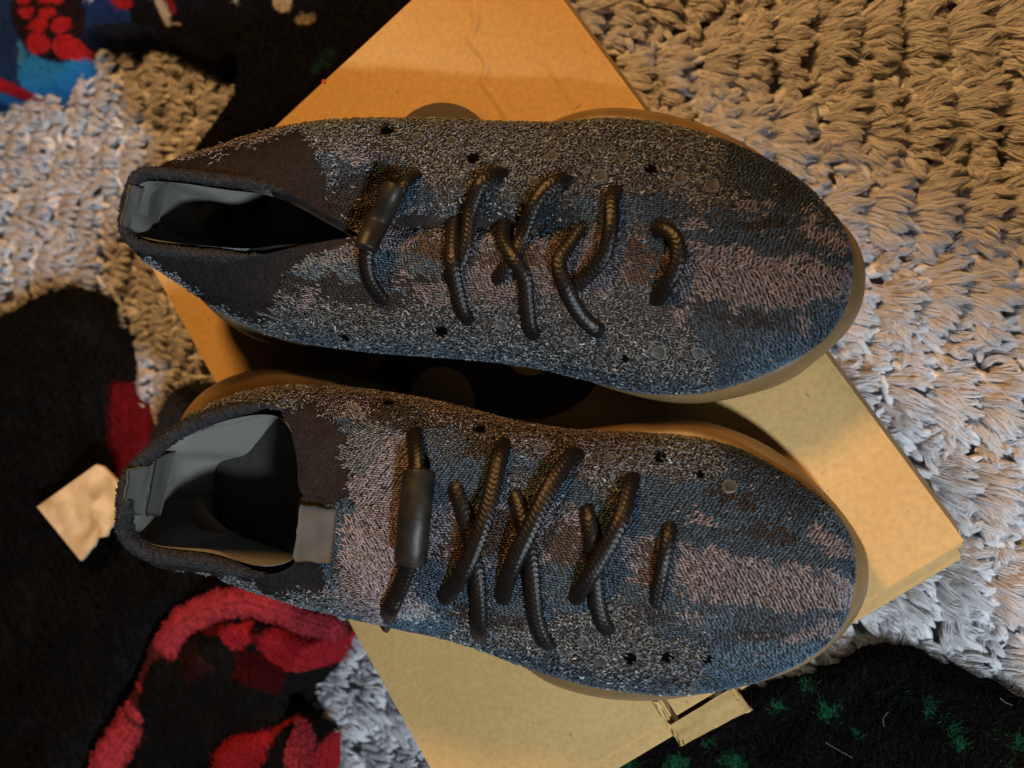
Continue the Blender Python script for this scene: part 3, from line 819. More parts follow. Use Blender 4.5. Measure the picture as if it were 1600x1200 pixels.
M_STITCHRING = mat_plain('film_rim', (0.06, 0.064, 0.068), 0.5, 0.3, 300, 0.3)

P_ = lambda x, y, z: ('p', x, y, z)
W_ = lambda x, y, z: ('w', x, y, z)
sp1 = [(560, 366, 7.7), (680, 372, 7.5), (780, 378, 7.1), (870, 386, 6.7), (960, 396, 6.2), (1040, 406, 5.8), (1120, 415, 5.4), (1190, 422, 5.1), (1245, 427, 4.8), (1290, 430, 4.4), (1315, 431, 3.9), (1330, 430, 3.2)]
o1u = [(600, 189, 5.2), (690, 190, 4.8), (780, 195, 4.5), (870, 196, 4.2), (960, 189, 3.8), (1040, 197, 3.5), (1120, 218, 3.2), (1190, 247, 3.1), (1250, 284, 3.0), (1298, 332, 3.0), (1324, 375, 3.0), (1332, 428, 2.9)]
o1l = [(560, 545, 4.8), (660, 553, 4.6), (750, 560, 4.4), (840, 573, 4.1), (920, 592, 3.7), (1000, 610, 3.4), (1090, 611, 3.2), (1170, 592, 3.1), (1240, 560, 3.0), (1290, 525, 3.0), (1318, 482, 3.0), (1332, 428, 2.9)]
shoe1 = dict(
    label='blue and mauve camouflage knit sneaker with squeezed narrow collar, lying beside the printed disc',
    heel=(-32.6, 8.6), toe=(-2.4, 5.4),
    U=[(W_(-32.2, 8.9, 5.5), P_(196, 315, 10.9), 1), (W_(-31.5, 10.8, 5.8), P_(215, 274, 10.7), 1), (P_(268, 256, 8.6), P_(262, 270, 10.1), 1), (P_(340, 231, 7.4), P_(345, 281, 9.3), 0.8), (P_(425, 203, 6.5), P_(430, 294, 8.8), 0.6), (P_(510, 191, 5.7), P_(505, 335, 8.2), 0.3)]
      + [(P_(*a), P_(*b), 0.0) for a, b in zip(o1u, sp1)],
    L=[(W_(-32.2, 8.9, 5.5), P_(196, 315, 10.9), 1), (W_(-31.8, 7.3, 5.8), P_(194, 362, 10.7), 1), (P_(226, 403, 8.3), P_(225, 386, 10.2), 1), (P_(290, 448, 7.2), P_(310, 396, 9.2), 0.8), (P_(350, 489, 6.2), P_(390, 400, 8.6), 0.6), (P_(440, 526, 5.4), P_(460, 386, 8.1), 0.3)]
      + [(P_(*a), P_(*b), 0.0) for a, b in zip(o1l, sp1)],
    collar_end=(6, 6), lining_to=3.9, bind_end=(4.2, 4.2), bind_r=0.0024,
    sole=[(-15.2, 12.9), (-13.5, 13.3), (-11.8, 13.3), (-9.7, 12.8), (-7.6, 11.9), (-5.6, 10.5), (-3.6, 8.6), (-2.4, 7.0), (-2.15, 5.4), (-2.6, 4.0), (-3.6, 2.9), (-5.2, 1.75), (-7.5, 1.1), (-9.5, 1.0), (-11.9, 1.5), (-15, 2.6), (-18.5, 3.3), (-21.5, 3.5), (-24.6, 3.5), (-26.6, 3.5), (-29.1, 4.1), (-31.4, 5.6), (-33, 7.6), (-33.0, 9.6), (-31.6, 11.4), (-29, 12.4), (-25.5, 12.6), (-21, 12.4), (-17.8, 12.5)],
    dents=[(560, 310, 0.016, -0.010), (600, 290, 0.010, -0.004), (640, 375, 0.012, -0.006), (720, 370, 0.012, -0.005), (800, 375, 0.012, -0.005), (880, 375, 0.011, -0.004)] + [(x_, 351, 0.0055, -0.0022) for x_ in range(556, 876, 14)],
    chev=(1000,),
    holes=[(605, 205, 11, 1), (740, 248, 10, 1), (1018, 265, 9, 1), (652, 214, 10, 0), (706, 220, 9, 0), (780, 222, 5, 0), (819, 235, 6, 0), (863, 244, 10, 0), (928, 236, 9, 0), (974, 245, 9, 0), (938, 275, 12, 0), (1064, 278, 12, 0), (1113, 290, 12, 0), (834, 283, 9, 0),
           (690, 517, 10, 1), (540, 526, 7, 1), (976, 560, 6, 1), (783, 508, 10, 0), (893, 534, 10, 0), (808, 545, 9, 0), (1030, 551, 12, 0), (1091, 552, 10, 0), (938, 565, 8, 0)],
    paint=[
        ('p', [(1010, 300), (1100, 330), (1180, 320), (1190, 250), (1260, 260), (1400, 330), (1400, 560), (1260, 640), (1130, 640), (1110, 560), (1060, 470), (1000, 430)], C_BLUE * 0.8, 1),
        ('p', [(1120, 160), (1400, 160), (1400, 420), (1240, 330), (1130, 290)], C_BLUE * 0.55, 1),
        ('p', [(1020, 330), (1200, 330), (1230, 400), (1000, 420)], C_BLUE * 0.85, 1),
        ('p', [(1045, 385), (1110, 378), (1180, 398), (1250, 405), (1345, 425), (1345, 468), (1200, 480), (1120, 468), (1060, 460), (1030, 420)], C_MAUVE, 1),
        ('e', (1265, 350, 16, 26, -10), C_MAUVE, 1), ('e', (1300, 378, 32, 11, 12), C_MAUVE, 1), ('e', (1180, 322, 36, 13, 0), C_MAUVE * 0.8, 1),
        ('e', (1083, 353, 17, 13, 20), C_MAUVE, 1), ('e', (1066, 487, 24, 12, 0), C_MAUVE, 1), ('e', (1262, 507, 26, 16, -30), C_MAUVE * 0.9, 1),
        ('e', (1190, 352, 42, 11, 4), C_DARK, 1), ('e', (1160, 500, 62, 9, 6), C_DARK, 1), ('e', (1090, 470, 20, 7, 0), C_DARK, 1), ('e', (1220, 300, 30, 8, 20), C_DARK, 1),
        ('e', (1210, 555, 60, 28, -22), C_BLUE * 1.6, 1), ('e', (1290, 498, 30, 20, -50), C_BLUE * 1.5, 1),
        ('p', [(460, 590), (700, 600), (880, 612), (1010, 640), (1110, 640), (1110, 590), (960, 580), (760, 548), (560, 535), (460, 520)], C_BLUE * 0.75 + C_GREY * 0.3, 0),
        # tongue and vamp under the laces
        ('p', [(545, 365), (640, 350), (760, 350), (900, 360), (1010, 370), (1020, 430), (940, 455), (800, 465), (700, 480), (600, 470), (560, 430)], C_MAUVE * 0.8, 1),
        ('e', (690, 395, 50, 26, 0), C_RUST, 1), ('e', (800, 400, 50, 22, 0), C_RUST * 0.9, 1), ('e', (1000, 410, 26, 36, 0), C_RUST * 1.1, 1), ('e', (885, 440, 26, 16, 0), C_RUST * 0.8, 1),
        ('e', (950, 330, 60, 30, 0), C_BLUE * 1.3, 1), ('e', (870, 345, 60, 22, 0), C_BLUE, 0), ('e', (760, 330, 40, 25, 0), C_BLUE, 0),
        ('e', (620, 300, 60, 45, 20), C_BLUE, 1), ('e', (655, 340, 30, 22, 0), C_MAUVE, 1),
        ('e', (540, 265, 45, 38, 0), C_BLUE * 1.8, 0), ('e', (545, 245, 28, 14, 20), C_MAUVE, 1),
        ('e', (575, 425, 120, 36, 0), C_BLUE * 0.9 + C_GREY * 0.25, 1), ('e', (545, 458, 120, 18, 8), C_DARK, 1), ('e', (640, 435, 45, 12, 0), C_DARK, 1), ('e', (520, 405, 60, 14, -8), C_GREY, 1), ('e', (545, 400, 22, 14, 0), C_MAUVE, 1), ('e', (485, 468, 28, 13, -10), C_MAUVE, 1), ('e', (632, 430, 18, 8, 0), C_MAUVE, 1),
        # fine dark rib round the collar
        ('p', [(150, 220), (330, 245), (400, 218), (470, 212), (495, 225), (500, 265), (520, 300), (545, 345), (555, 375), (500, 398), (465, 405), (450, 440), (425, 480), (395, 500), (320, 470), (240, 415), (150, 400)], C_BROWN, 2),
        ('p', [(505, 305), (545, 275), (615, 258), (655, 270), (612, 300), (590, 345), (560, 372), (535, 350)], C_DARK * 0.7, 1), ('e', (710, 354, 165, 9, 0), C_DARK * 0.7, 1),  # shade of the recess by the lace and of the flap slit, painted dark
        ('e', (360, 228, 75, 9, -16), C_MAUVE * 0.8, 0), ('e', (262, 430, 50, 9, 38), C_GREY * 1.3, 0),
    ],
    laces=[
        dict(pts=[(690, 437, -1), (712, 420, 1.5), (727, 385, 4), (735, 330, 5), (750, 288, 4), (775, 272, 2.5), (796, 280, -2)]),
        dict(pts=[(709, 338, -1), (707, 370, 4.5), (706, 410, 5), (714, 455, 3.5), (724, 490, 2.5), (740, 506, -2)]),
        dict(pts=[(768, 442, -1), (795, 415, 2), (815, 370, 4.5), (832, 325, 5), (855, 292, 3.5), (878, 282, 2), (896, 292, -2)]),
        dict(pts=[(789, 342, -1), (785, 372, 4.5), (800, 402, 6), (818, 430, 5), (823, 475, 3), (829, 515, 2.5), (845, 527, -2)]),
        dict(pts=[(888, 455, -1), (915, 432, 2), (943, 400, 4), (955, 350, 5), (956, 310, 3), (968, 288, -2)]),
        dict(pts=[(912, 350, -1), (892, 378, 4.5), (873, 410, 6), (884, 450, 5.5), (905, 490, 3.5), (930, 514, 2.5), (946, 520, -2)]),
        dict(pts=[(1016, 364, -1.5), (1036, 358, 3), (1057, 376, 5), (1058, 412, 5.5), (1042, 444, 4.5), (1017, 478, -1.5)]),
        dict(pts=[(655, 268, -1), (640, 277, 4), (624, 296, 8), (610, 320, 9)]),
        dict(pts=[(575, 380, 10), (571, 405, 8), (578, 440, 5), (603, 476, -1)]),
        dict(name='lace_sleeve', pts=[(620, 288, 9), (610, 308, 10), (592, 345, 11), (578, 372, 11), (570, 392, 10)], w=4.9, h=4.4, mat=M_SLEEVE, braid=False),
    ],
    tapes=[('pull_tab', [(205, 288, 11.1), (188, 352, 11.0), (208, 362, 10.4), (225, 296, 10.5)], M_TAB, 0.0014),
           ('heel_tape', [(236, 282, 9.6), (212, 368, 9.6), (240, 366, 8.2), (262, 286, 8.4)], M_TAB, 0.001)],
)
sp2 = [(474, 775, 8.5), (560, 792, 8.3), (680, 802, 7.9), (800, 815, 7.3), (920, 830, 6.6), (1030, 845, 6.0), (1120, 860, 5.5), (1200, 874, 5.0), (1265, 884, 4.6), (1308, 892, 4.0), (1332, 897, 3.2)]
o2u = [(640, 622, 5.0), (720, 640, 4.8), (800, 660, 4.5), (900, 675, 4.0), (1000, 679, 3.6), (1080, 686, 3.3), (1150, 702, 3.1), (1228, 742, 3.0), (1293, 790, 3.0), (1328, 842, 3.0), (1336, 895, 2.9)]
o2l = [(640, 980, 5.0), (720, 998, 4.8), (800, 1026, 4.4), (900, 1059, 3.9), (1000, 1078, 3.5), (1090, 1080, 3.2), (1170, 1066, 3.1), (1240, 1038, 3.0), (1292, 1003, 3.0), (1322, 960, 3.0), (1336, 895, 2.9)]
shoe2 = dict(
    label='camouflage knit sneaker with wide open collar and grey tongue label, beside the torn flap',
    heel=(-32.6, -3.0), toe=(-2.4, -5.6),
    U=[(W_(-32.2, -3.2, 5.5), P_(192, 792, 10.8), 1), (W_(-31.6, -1.2, 5.8), P_(204, 738, 10.5), 1), (P_(268, 676, 8.2), P_(262, 684, 9.9), 1), (P_(350, 629, 7.2), P_(340, 647, 9.3), 0.9), (P_(430, 607, 6.4), P_(415, 634, 9.0), 0.8), (P_(500, 605, 5.8), P_(447, 655, 8.7), 0.5), (P_(570, 611, 5.3), P_(462, 712, 8.6), 0.25)]
      + [(P_(*a), P_(*b), 0.0) for a, b in zip(o2u, sp2)],
    L=[(W_(-32.2, -3.2, 5.5), P_(192, 792, 10.8), 1), (W_(-31.8, -4.9, 5.8), P_(196, 838, 10.4), 1), (P_(245, 880, 8.2), P_(238, 866, 9.7), 1), (P_(325, 893, 7.2), P_(325, 878, 8.9), 0.9), (P_(400, 921, 6.4), P_(400, 898, 8.6), 0.8), (P_(480, 947, 5.8), P_(455, 884, 8.5), 0.5), (P_(560, 965, 5.3), P_(466, 832, 8.5), 0.25)]
      + [(P_(*a), P_(*b), 0.0) for a, b in zip(o2l, sp2)],
    collar_end=(7, 7), lining_to=5.2, bind_end=(4.4, 4.2), bind_r=0.0032,
    sole=[(-19.5, 0.0), (-16.0, -0.4), (-13, 0.0), (-10.5, 0.3), (-8.1, 0.2), (-5.7, -0.8), (-3.8, -2.4), (-2.7, -3.8), (-2.2, -5.0), (-2.4, -6.6), (-3.6, -8.3), (-5.6, -9.6), (-8.8, -10.6), (-10.9, -11.0), (-13.0, -11.0), (-14.9, -10.6), (-16.7, -9.6), (-19.5, -8.4), (-22.5, -7.8), (-26, -7.6), (-29, -7.0), (-31.5, -5.5), (-33.0, -3.6), (-33.2, -1.2), (-32.4, 0.8), (-30.8, 2.2), (-28.3, 2.85), (-26.3, 2.9), (-23.6, 2.3), (-21.6, 1.3)],
    dents=[(735, 790, 0.012, -0.004), (820, 800, 0.012, -0.004), (920, 820, 0.011, -0.003)],
    chev=(1000,),
    holes=[(607, 631, 8, 1), (750, 672, 9, 1), (1032, 716, 9, 1), (1094, 742, 6, 1), (845, 703, 9, 0), (952, 717, 10, 0), (1140, 760, 12, 0), (985, 1028, 10, 1), (1043, 1026, 10, 1), (1104, 1029, 8, 1), (912, 1003, 10, 0), (938, 1032, 12, 0), (880, 1018, 8, 0)],
    paint=[
        ('p', [(470, 560), (700, 620), (900, 640), (1000, 640), (1000, 720), (880, 740), (760, 700), (600, 680), (480, 640)], C_MAUVE * 0.65, 0),
        ('p', [(1000, 740), (1120, 760), (1180, 680), (1400, 780), (1400, 1010), (1200, 1100), (1080, 1110), (1110, 1010), (1000, 980), (960, 900), (980, 800)], C_BLUE * 0.95, 1),
        ('p', [(1110, 640), (1260, 720), (1340, 800), (1300, 830), (1200, 800), (1140, 740)], C_BLUE * 0.6, 1),
        ('p', [(1060, 850), (1120, 850), (1190, 880), (1260, 885), (1345, 910), (1345, 955), (1230, 955), (1150, 945), (1060, 925), (1040, 880)], C_MAUVE, 1),
        ('p', [(940, 830), (1020, 835), (1040, 860), (1030, 910), (960, 905)], C_MAUVE, 1),
        ('e', (1283, 838, 14, 26, -14), C_MAUVE, 1), ('e', (1315, 862, 26, 11, 10), C_MAUVE, 1), ('e', (1100, 817, 20, 13, 18), C_MAUVE, 1), ('e', (1078, 963, 24, 12, 0), C_MAUVE, 1), ('e', (1265, 990, 46, 14, -18), C_MAUVE * 0.95, 1), ('e', (1250, 940, 20, 14, 0), C_MAUVE, 1),
        ('e', (1200, 838, 50, 13, 12), C_DARK, 1), ('e', (1160, 985, 60, 10, 10), C_DARK, 1), ('e', (1215, 978, 10, 20, 0), C_DARK, 1), ('e', (1010, 960, 45, 9, 12), C_DARK, 1), ('e', (1150, 780, 36, 12, 25), C_DARK, 1),
        ('e', (1190, 1030, 100, 24, -8), C_BLUE * 1.6, 1), ('e', (1300, 815, 20, 28, -30), C_BLUE * 1.3, 1), ('e', (1110, 980, 40, 12, 0), C_BLUE * 1.4, 1),
        ('p', [(640, 1010), (800, 1010), (940, 1050), (1060, 1060), (1060, 1110), (780, 1060), (640, 1020)], C_BLUE * 0.8 + C_GREY * 0.25, 0),
        # vamp in front of the label
        ('p', [(500, 640), (640, 680), (760, 690), (900, 740), (960, 800), (980, 920), (900, 960), (760, 960), (640, 1010), (500, 960)], C_BLUE, 1),
        ('p', [(525, 720), (560, 690), (640, 680), (650, 760), (645, 960), (590, 975), (500, 940), (530, 880)], C_MAUVE * 1.1, 1),
        ('p', [(660, 800), (760, 780), (900, 800), (940, 850), (900, 880), (760, 880), (660, 870)], C_MAUVE, 1),
        ('e', (760, 830, 60, 36, 0), C_RUST, 1), ('e', (880, 850, 40, 32, 0), C_RUST * 0.9, 1), ('e', (1012, 880, 14, 40, 5), C_RUST, 1), ('e', (720, 860, 30, 24, 0), C_RUST * 0.7, 1),
        ('e', (620, 655, 80, 18, 12), C_DARK, 1), ('e', (740, 700, 50, 22, 20), C_DARK * 1.4, 1), ('e', (565, 645, 24, 12, 10), C_MAUVE, 1), ('e', (690, 690, 50, 18, 10), C_BLUE, 1), ('e', (565, 700, 28, 40, 30), C_GREY * 0.8, 1),
        ('e', (780, 940, 80, 24, 0), C_BLUE * 0.9, 1), ('e', (760, 965, 70, 14, 10), C_DARK, 1), ('e', (830, 770, 70, 26, 20), C_GREY * 1.1, 0),
        ('e', (650, 960, 26, 16, 0), C_GREY * 1.3, 1), ('e', (535, 785, 18, 18, 0), C_BLUE, 1), ('e', (528, 850, 14, 22, 0), C_BLUE, 1),
        ('p', [(430, 640), (480, 625), (520, 650), (535, 700), (550, 770), (520, 790), (500, 880), (505, 930), (460, 945), (420, 925), (330, 900), (250, 890), (150, 880), (150, 700), (260, 660), (360, 640)], C_BROWN, 2),
        ('e', (400, 615, 70, 9, -12), C_MAUVE * 0.75, 0), ('e', (480, 618, 50, 9, 5), C_MAUVE * 0.6, 0),
        ('e', (500, 938, 60, 9, 14), C_GREY * 1.2, 0),
    ],
    laces=[
        dict(pts=[(706, 752, -1), (716, 778, 3), (732, 830, 3.5), (743, 890, 3), (748, 950, 3), (748, 985, 3), (750, 1004, -2)], w=3.33 ),
        dict(pts=[(787, 686, -1), (780, 715, 3.5), (764, 785, 7), (745, 845, 8), (720, 900, 5), (688, 940, -1)], w=3.43 ),
        dict(pts=[(800, 765, -1), (812, 800, 3), (826, 860, 3.5), (832, 920, 3), (838, 970, 3), (852, 1004, 2.5), (870, 998, -2)], w=3.33 ),
        dict(pts=[(908, 704, -1), (890, 716, 3.5), (860, 760, 6), (828, 825, 8), (800, 885, 6), (780, 944, -1)], w=3.43 ),
        dict(pts=[(914, 788, -1), (920, 815, 3), (928, 870, 3.5), (932, 930, 3), (942, 975, 2.5), (962, 990, -2)], w=3.13 ),
        dict(pts=[(990, 738, -1), (983, 765, 3.5), (968, 815, 6.5), (940, 870, 7.5), (915, 910, 5), (893, 942, -1)], w=3.23 ),
        dict(pts=[(1047, 814, -1), (1044, 845, 3), (1034, 890, 3.5), (1022, 950, -1)], w=2.83 ),
        dict(pts=[(645, 670, -1), (648, 690, 3), (651, 715, 5), (652, 750, 6)], w=3.53 ),
        dict(pts=[(642, 865, 6), (634, 895, 5), (620, 930, 3.5), (606, 960, 3), (599, 978, 0)], w=3.53 ),
        dict(name='lace_sleeve', pts=[(655, 733, 7), (653, 755, 7), (648, 805, 7.5), (643, 855, 7), (641, 880, 6.5)], w=6.4, h=5.2, mat=M_SLEEVE, braid=False),
    ],
    tapes=[('pull_tab', [(203, 733, 11.0), (190, 800, 10.9), (222, 806, 9.9), (238, 725, 10.0)], M_TAB, 0.0014),
           ('heel_tape', [(242, 716, 9.4), (226, 806, 9.4), (248, 806, 8.0), (272, 705, 8.2)], M_TAB, 0.001),
           ('tongue_label', [(470, 788, 8.75), (459, 876, 8.6), (517, 880, 8.35), (527, 797, 8.5)], M_LABEL, 0.0012)],
)
build_shoe(shoe1)
build_shoe(shoe2)

# ------------------------------------------------------------------ fleeces around the box
def fleece(name, poly, base_z, height, edge_px, paint, label, cat, step=4, fuzz=9000, flen=0.004, folds=0.5, seed=0, frad=0.00016):
    """soft heap of cloth: outline given by picture points on a plane, rounded edge, folds, short fibres"""
    poly = np.asarray(poly, float)
    x0, y0 = poly.min(0) - step; x1, y1 = poly.max(0) + step
    nx = int((x1 - x0) / step) + 1; ny = int((y1 - y0) / step) + 1
    PX, PY = np.meshgrid(x0 + np.arange(nx) * step, y0 + np.arange(ny) * step, indexing='ij')
    ins = in_poly(PX, PY, poly); d = poly_dist(PX, PY, poly)
    sd = np.where(ins, d, -d)
    t = np.clip(sd / edge_px, 0, 1); h = np.sqrt(np.clip(1 - (1 - t) ** 2, 0, 1))
    fz = folds * (0.6 * vnoise(PX / 130 + PY / 300, PY / 170, seed) + 0.35 * vnoise(PX / 45, PY / 60, seed + 1))
    Z = (base_z + height * h * (1 + fz)) - ZL
    P = un_np(PX, PY, np.full_like(PX, base_z + height * 0.6 - ZL)); P[..., 2] = ZL + Z
    ok = sd > -step * 0.75
    # pull the outermost ring of vertices onto the outline
    vid = -np.ones(PX.shape, int)
    q = np.stack([np.arange(nx * ny).reshape(nx, ny)[:-1, :-1], np.arange(nx * ny).reshape(nx, ny)[1:, :-1], np.arange(nx * ny).reshape(nx, ny)[1:, 1:], np.arange(nx * ny).reshape(nx, ny)[:-1, 1:]], -1).reshape(-1, 4)
    okf = ok.ravel()[q].all(1); q = q[okf]
    used = np.unique(q); remap = -np.ones(nx * ny, int); remap[used] = np.arange(len(used))
    V = P.reshape(-1, 3)[used]; q = remap[q]
    cols = paint(PX.ravel()[used], PY.ravel()[used])
    # skirt to the ground closes the heap
    o = link(name, mesh_np(name, V, q, cols), M_FUZZ)
    me = o.data
    if me.polygons[0].normal.z < 0: me.flip_normals()
    tag(o, label, cat)
    if fuzz:
        c = np.where(ins.ravel()[used])[0]
        pick = rng.choice(c, fuzz); p = V[pick] + np.concatenate([rng.normal(0, 0.0012, (fuzz, 2)), np.zeros((fuzz, 1))], 1)
        a = 2.2 * vnoise(p[:, 0] * 18, p[:, 1] * 18, seed + 5) + rng.normal(0, 0.7, fuzz)
        Ls = flen * rng.uniform(0.5, 1.3, fuzz)
        t = np.linspace(0, 1, 3)
        C = np.stack([p[:, :1] + np.cos(a)[:, None] * Ls[:, None] * t, p[:, 1:2] + np.sin(a)[:, None] * Ls[:, None] * t,
                      p[:, 2:] - 0.0005 + Ls[:, None] * 0.75 * np.sin(t * 2.0)[None, :]], -1)
        k = cols[pick] * rng.uniform(0.6, 1.5, (fuzz, 1))
        f = link('fleece_fibres', strand_mesh('fleece_fibres', C, np.full(fuzz, frad) * rng.uniform(0.8, 1.5, fuzz), np.clip(k, 0, 1)), M_FUZZ, o)
        f['kind'] = 'stuff'
    return o

BLACK = np.array([0.0045, 0.0040, 0.0040]); RED = np.array([0.24, 0.010, 0.015]); NAVY = np.array([0.012, 0.022, 0.07])
def p_black(x, y):
    return np.tile(BLACK, (len(x), 1)) * (1 + 0.35 * vnoise(x / 40, y / 40, 2))[:, None]

# printed throw, top left corner
def p_print(x, y):
    c = np.tile(np.array([0.004, 0.005, 0.010]), (len(x), 1))
    w = 4 * vnoise(x / 30, y / 30, 40)
    def e(cx, cy, a, b, col, rot=0, edge=None):
        r = math.radians(rot); dx, dy = x + w - cx, y + w - cy
        X = (dx * math.cos(r) + dy * math.sin(r)) / a; Y = (-dx * math.sin(r) + dy * math.cos(r)) / b
        c[X * X + Y * Y < 1] = col
    m = x < 60 + y * 0.1; c[m] = np.array([0.012, 0.035, 0.13])
    e(20, 60, 24, 60, (0.012, 0.03, 0.10), 10); e(175, 25, 50, 40, (0.012, 0.035, 0.16), 30); e(165, 0, 10, 14, (0.5, 0.6, 0.8), 20)
    e(55, 60, 5, 60, (0.02, 0.08, 0.25), -6); e(53, 100, 5, 28, (0.05, 0.22, 0.4), -8)
    e(100, 120, 52, 42, (0.02, 0.20, 0.50), -20)
    e(30, 145, 60, 9, (0.38, 0.012, 0.02), 25); e(15, 158, 40, 7, (0.02, 0.16, 0.4), 25)
    # cluster of red rounded cells with dark seams
    e(95, 30, 58, 80, (0.014, 0.008, 0.010), -25)
    for (cx, cy, a, b) in ((52, 4, 15, 10), (58, 25, 16, 11), (92, 2, 18, 14), (94, 28, 17, 11), (82, 48, 18, 15), (120, 50, 18, 19), (82, 78, 24, 19), (126, 84, 26, 20), (110, 5, 12, 12)):
        e(cx, cy, a * 0.86, b * 0.86, (0.42, 0.016, 0.022))
    e(210, 12, 18, 12, (0.30, 0.012, 0.02), 40); e(275, 8, 12, 22, (0.16, 0.008, 0.012), -20)
    e(268, 22, 7, 30, (0.42, 0.38, 0.32), -22); e(285, 44, 12, 3, (0.4, 0.36, 0.3), 10); e(455, 12, 16, 15, (0.45, 0.36, 0.25), 10); e(490, 38, 18, 7, (0.3, 0.26, 0.18), -8); e(378, 5, 4, 8, (0.25, 0.28, 0.3), 0)
    e(520, 105, 26, 10, (0.005, 0.025, 0.035), -45); e(210, 70, 60, 25, (0.010, 0.016, 0.05))
    return c * 0.62  # whole print scaled down to paint in the shade it lies in
fleece('printed_throw', [(-140, 215), (0, 168), (60, 158), (108, 150), (140, 122), (158, 78), (200, 88), (240, 74), (295, 100), (352, 128), (374, 112), (372, 150), (345, 190), (300, 250), (330, 290), (480, 190), (760, -60), (640, -150), (-140, -150)],
       -0.004, 0.028, 26, p_print, 'navy printed fleece throw with red rounded cells and bright blue patches', 'throw', 3, 16000, 0.003, 0.35, 1)

# black plush heap, left and lower left
fleece('black_plush', [(-160, 520), (0, 483), (50, 449), (105, 438), (150, 464), (178, 518), (192, 600), (196, 680), (216, 745), (300, 830), (420, 938), (400, 944), (345, 952), (292, 985), (264, 1030), (232, 1090), (165, 1215), (90, 1340), (-160, 1340)],
       -0.004, 0.045, 60, p_black, 'black long-haired plush throw heaped beside the open-collared sneaker heel', 'throw', 5, 26000, 0.008, 0.45, 12, 0.00018)

# red and black plaid fleece
HEM = [(120, 1290), (165, 1200), (200, 1135), (236, 1072), (262, 1010), (296, 968), (345, 946), (385, 940), (420, 950), (470, 968), (544, 988)]
def p_plaid(x, y):
    w = 5 * vnoise(x / 40, y / 40, 50)
    c = np.tile(BLACK * 0.8, (len(x), 1))
    for poly, col in (([(330, 960), (385, 972), (385, 992), (345, 990)], RED * 0.25), ([(300, 1010), (350, 1000), (380, 1040), (330, 1060)], RED * 0.05 + BLACK),
                      ([(376, 984), (424, 974), (434, 1004), (396, 1016)], RED), ([(434, 990), (452, 998), (446, 1018), (434, 1008)], RED * 0.3),
                      ([(452, 985), (560, 975), (530, 1056), (478, 1052), (440, 1022)], RED * 0.9), ([(396, 1018), (440, 1024), (480, 1050), (460, 1090), (400, 1060)], RED * 0.12)):
        c[in_poly(x + w, y + w + 10, poly)] = col
    return c
fleece('plaid_fleece', HEM + [(512, 1040), (478, 1075), (466, 1110), (488, 1140), (496, 1200), (500, 1300)], 0.004, 0.040, 30, p_plaid,
       'red and black plaid fleece with fuzzy red hem folded beside the box corner', 'throw', 4, 14000, 0.0028, 0.45, 21)
plaid_o = bpy.data.objects['plaid_fleece']
def hem_tube(pts, r, z, parent, name='hem', seed=3, colf=None):
    P = np.array([un(p[0], p[1], z - ZL) for p in pts]); P = resample(crom(P, 10), 0.0015)
    n = len(P); P[:, 2] += 0.004 * vnoise(np.arange(n) * 0.06, np.zeros(n), seed)
    T = np.gradient(P, axis=0); T /= np.linalg.norm(T, axis=1, keepdims=True); S = np.stack([-T[:, 1], T[:, 0], 0 * T[:, 0]], -1); U = np.cross(T, S)
    seg = 16; V = np.empty((n, seg, 3)); r = r * np.linspace(1.15, 0.6, n); fade = np.clip(np.minimum(np.arange(n), n - 1 - np.arange(n)) / 6, 0.05, 1)
    for j in range(seg):
        t_ = 2 * math.pi * j / seg
        rr = r * fade * (1 + 0.22 * vnoise(np.arange(n) * 0.35, np.full(n, j * 0.9), seed))
        V[:, j] = P + S * (rr * 1.25 * math.cos(t_))[:, None] + U * (rr * 0.55 * math.sin(t_))[:, None]
    band = (np.sin(np.arange(n) * 0.05 + 1.2) + 0.4 * vnoise(np.arange(n) * 0.3, np.zeros(n), 8) > -0.75)
    base = np.where(band[:, None], np.array([0.24, 0.022, 0.03]), np.array([0.06, 0.010, 0.010]))
    col = np.repeat(base, seg, 0) * rng.uniform(0.7, 1.3, (n * seg, 1))
    o = link(name, mesh_np(name, V.reshape(-1, 3), grid_faces(n, seg, wrap_v=True), col), M_FUZZ, parent)
    # nap of the hem
    m = 9000; pick = rng.integers(0, n * seg, m); p = V.reshape(-1, 3)[pick]; ax = np.repeat(P, seg, 0)[pick]
    out = p - ax; out /= np.linalg.norm(out, axis=1, keepdims=True) + 1e-9
    out = out + rng.normal(0, 0.7, (m, 3)); out /= np.linalg.norm(out, axis=1, keepdims=True)
    Ls = rng.uniform(0.0012, 0.0030, m)[:, None, None]; t = np.linspace(-0.2, 1, 3)[None, :, None]
    C = p[:, None] + out[:, None] * Ls * t + np.array([0, 0, -0.0006])[None, None] * (t ** 2)
    f = link('hem_nap', strand_mesh('hem_nap', C, np.full(m, 0.00025), np.clip(col[pick] * rng.uniform(0.7, 1.3, (m, 1)), 0, 1)), M_FUZZ, o)
    f['kind'] = 'stuff'
    return o
hem_tube(HEM[:], 0.0078, 0.047, plaid_o)
def p_plaid2(x, y):
    c = np.tile(RED * 0.9, (len(x), 1)); c[(x + 0.4 * y) % 150 < 60] = BLACK
    return c
fo = fleece('plaid_fold', [(318, 1230), (335, 1160), (372, 1134), (430, 1122), (478, 1130), (500, 1160), (504, 1260), (440, 1320), (340, 1320)], 0.02, 0.034, 34, p_plaid2,
       'rolled fold of red and black plaid fleece standing below the hem', 'throw', 4, 6000, 0.0028, 0.3, 31)
hem_tube([(455, 1240), (462, 1180), (470, 1140), (462, 1128)], 0.006, 0.052, fo, 'fold_edge', 6)

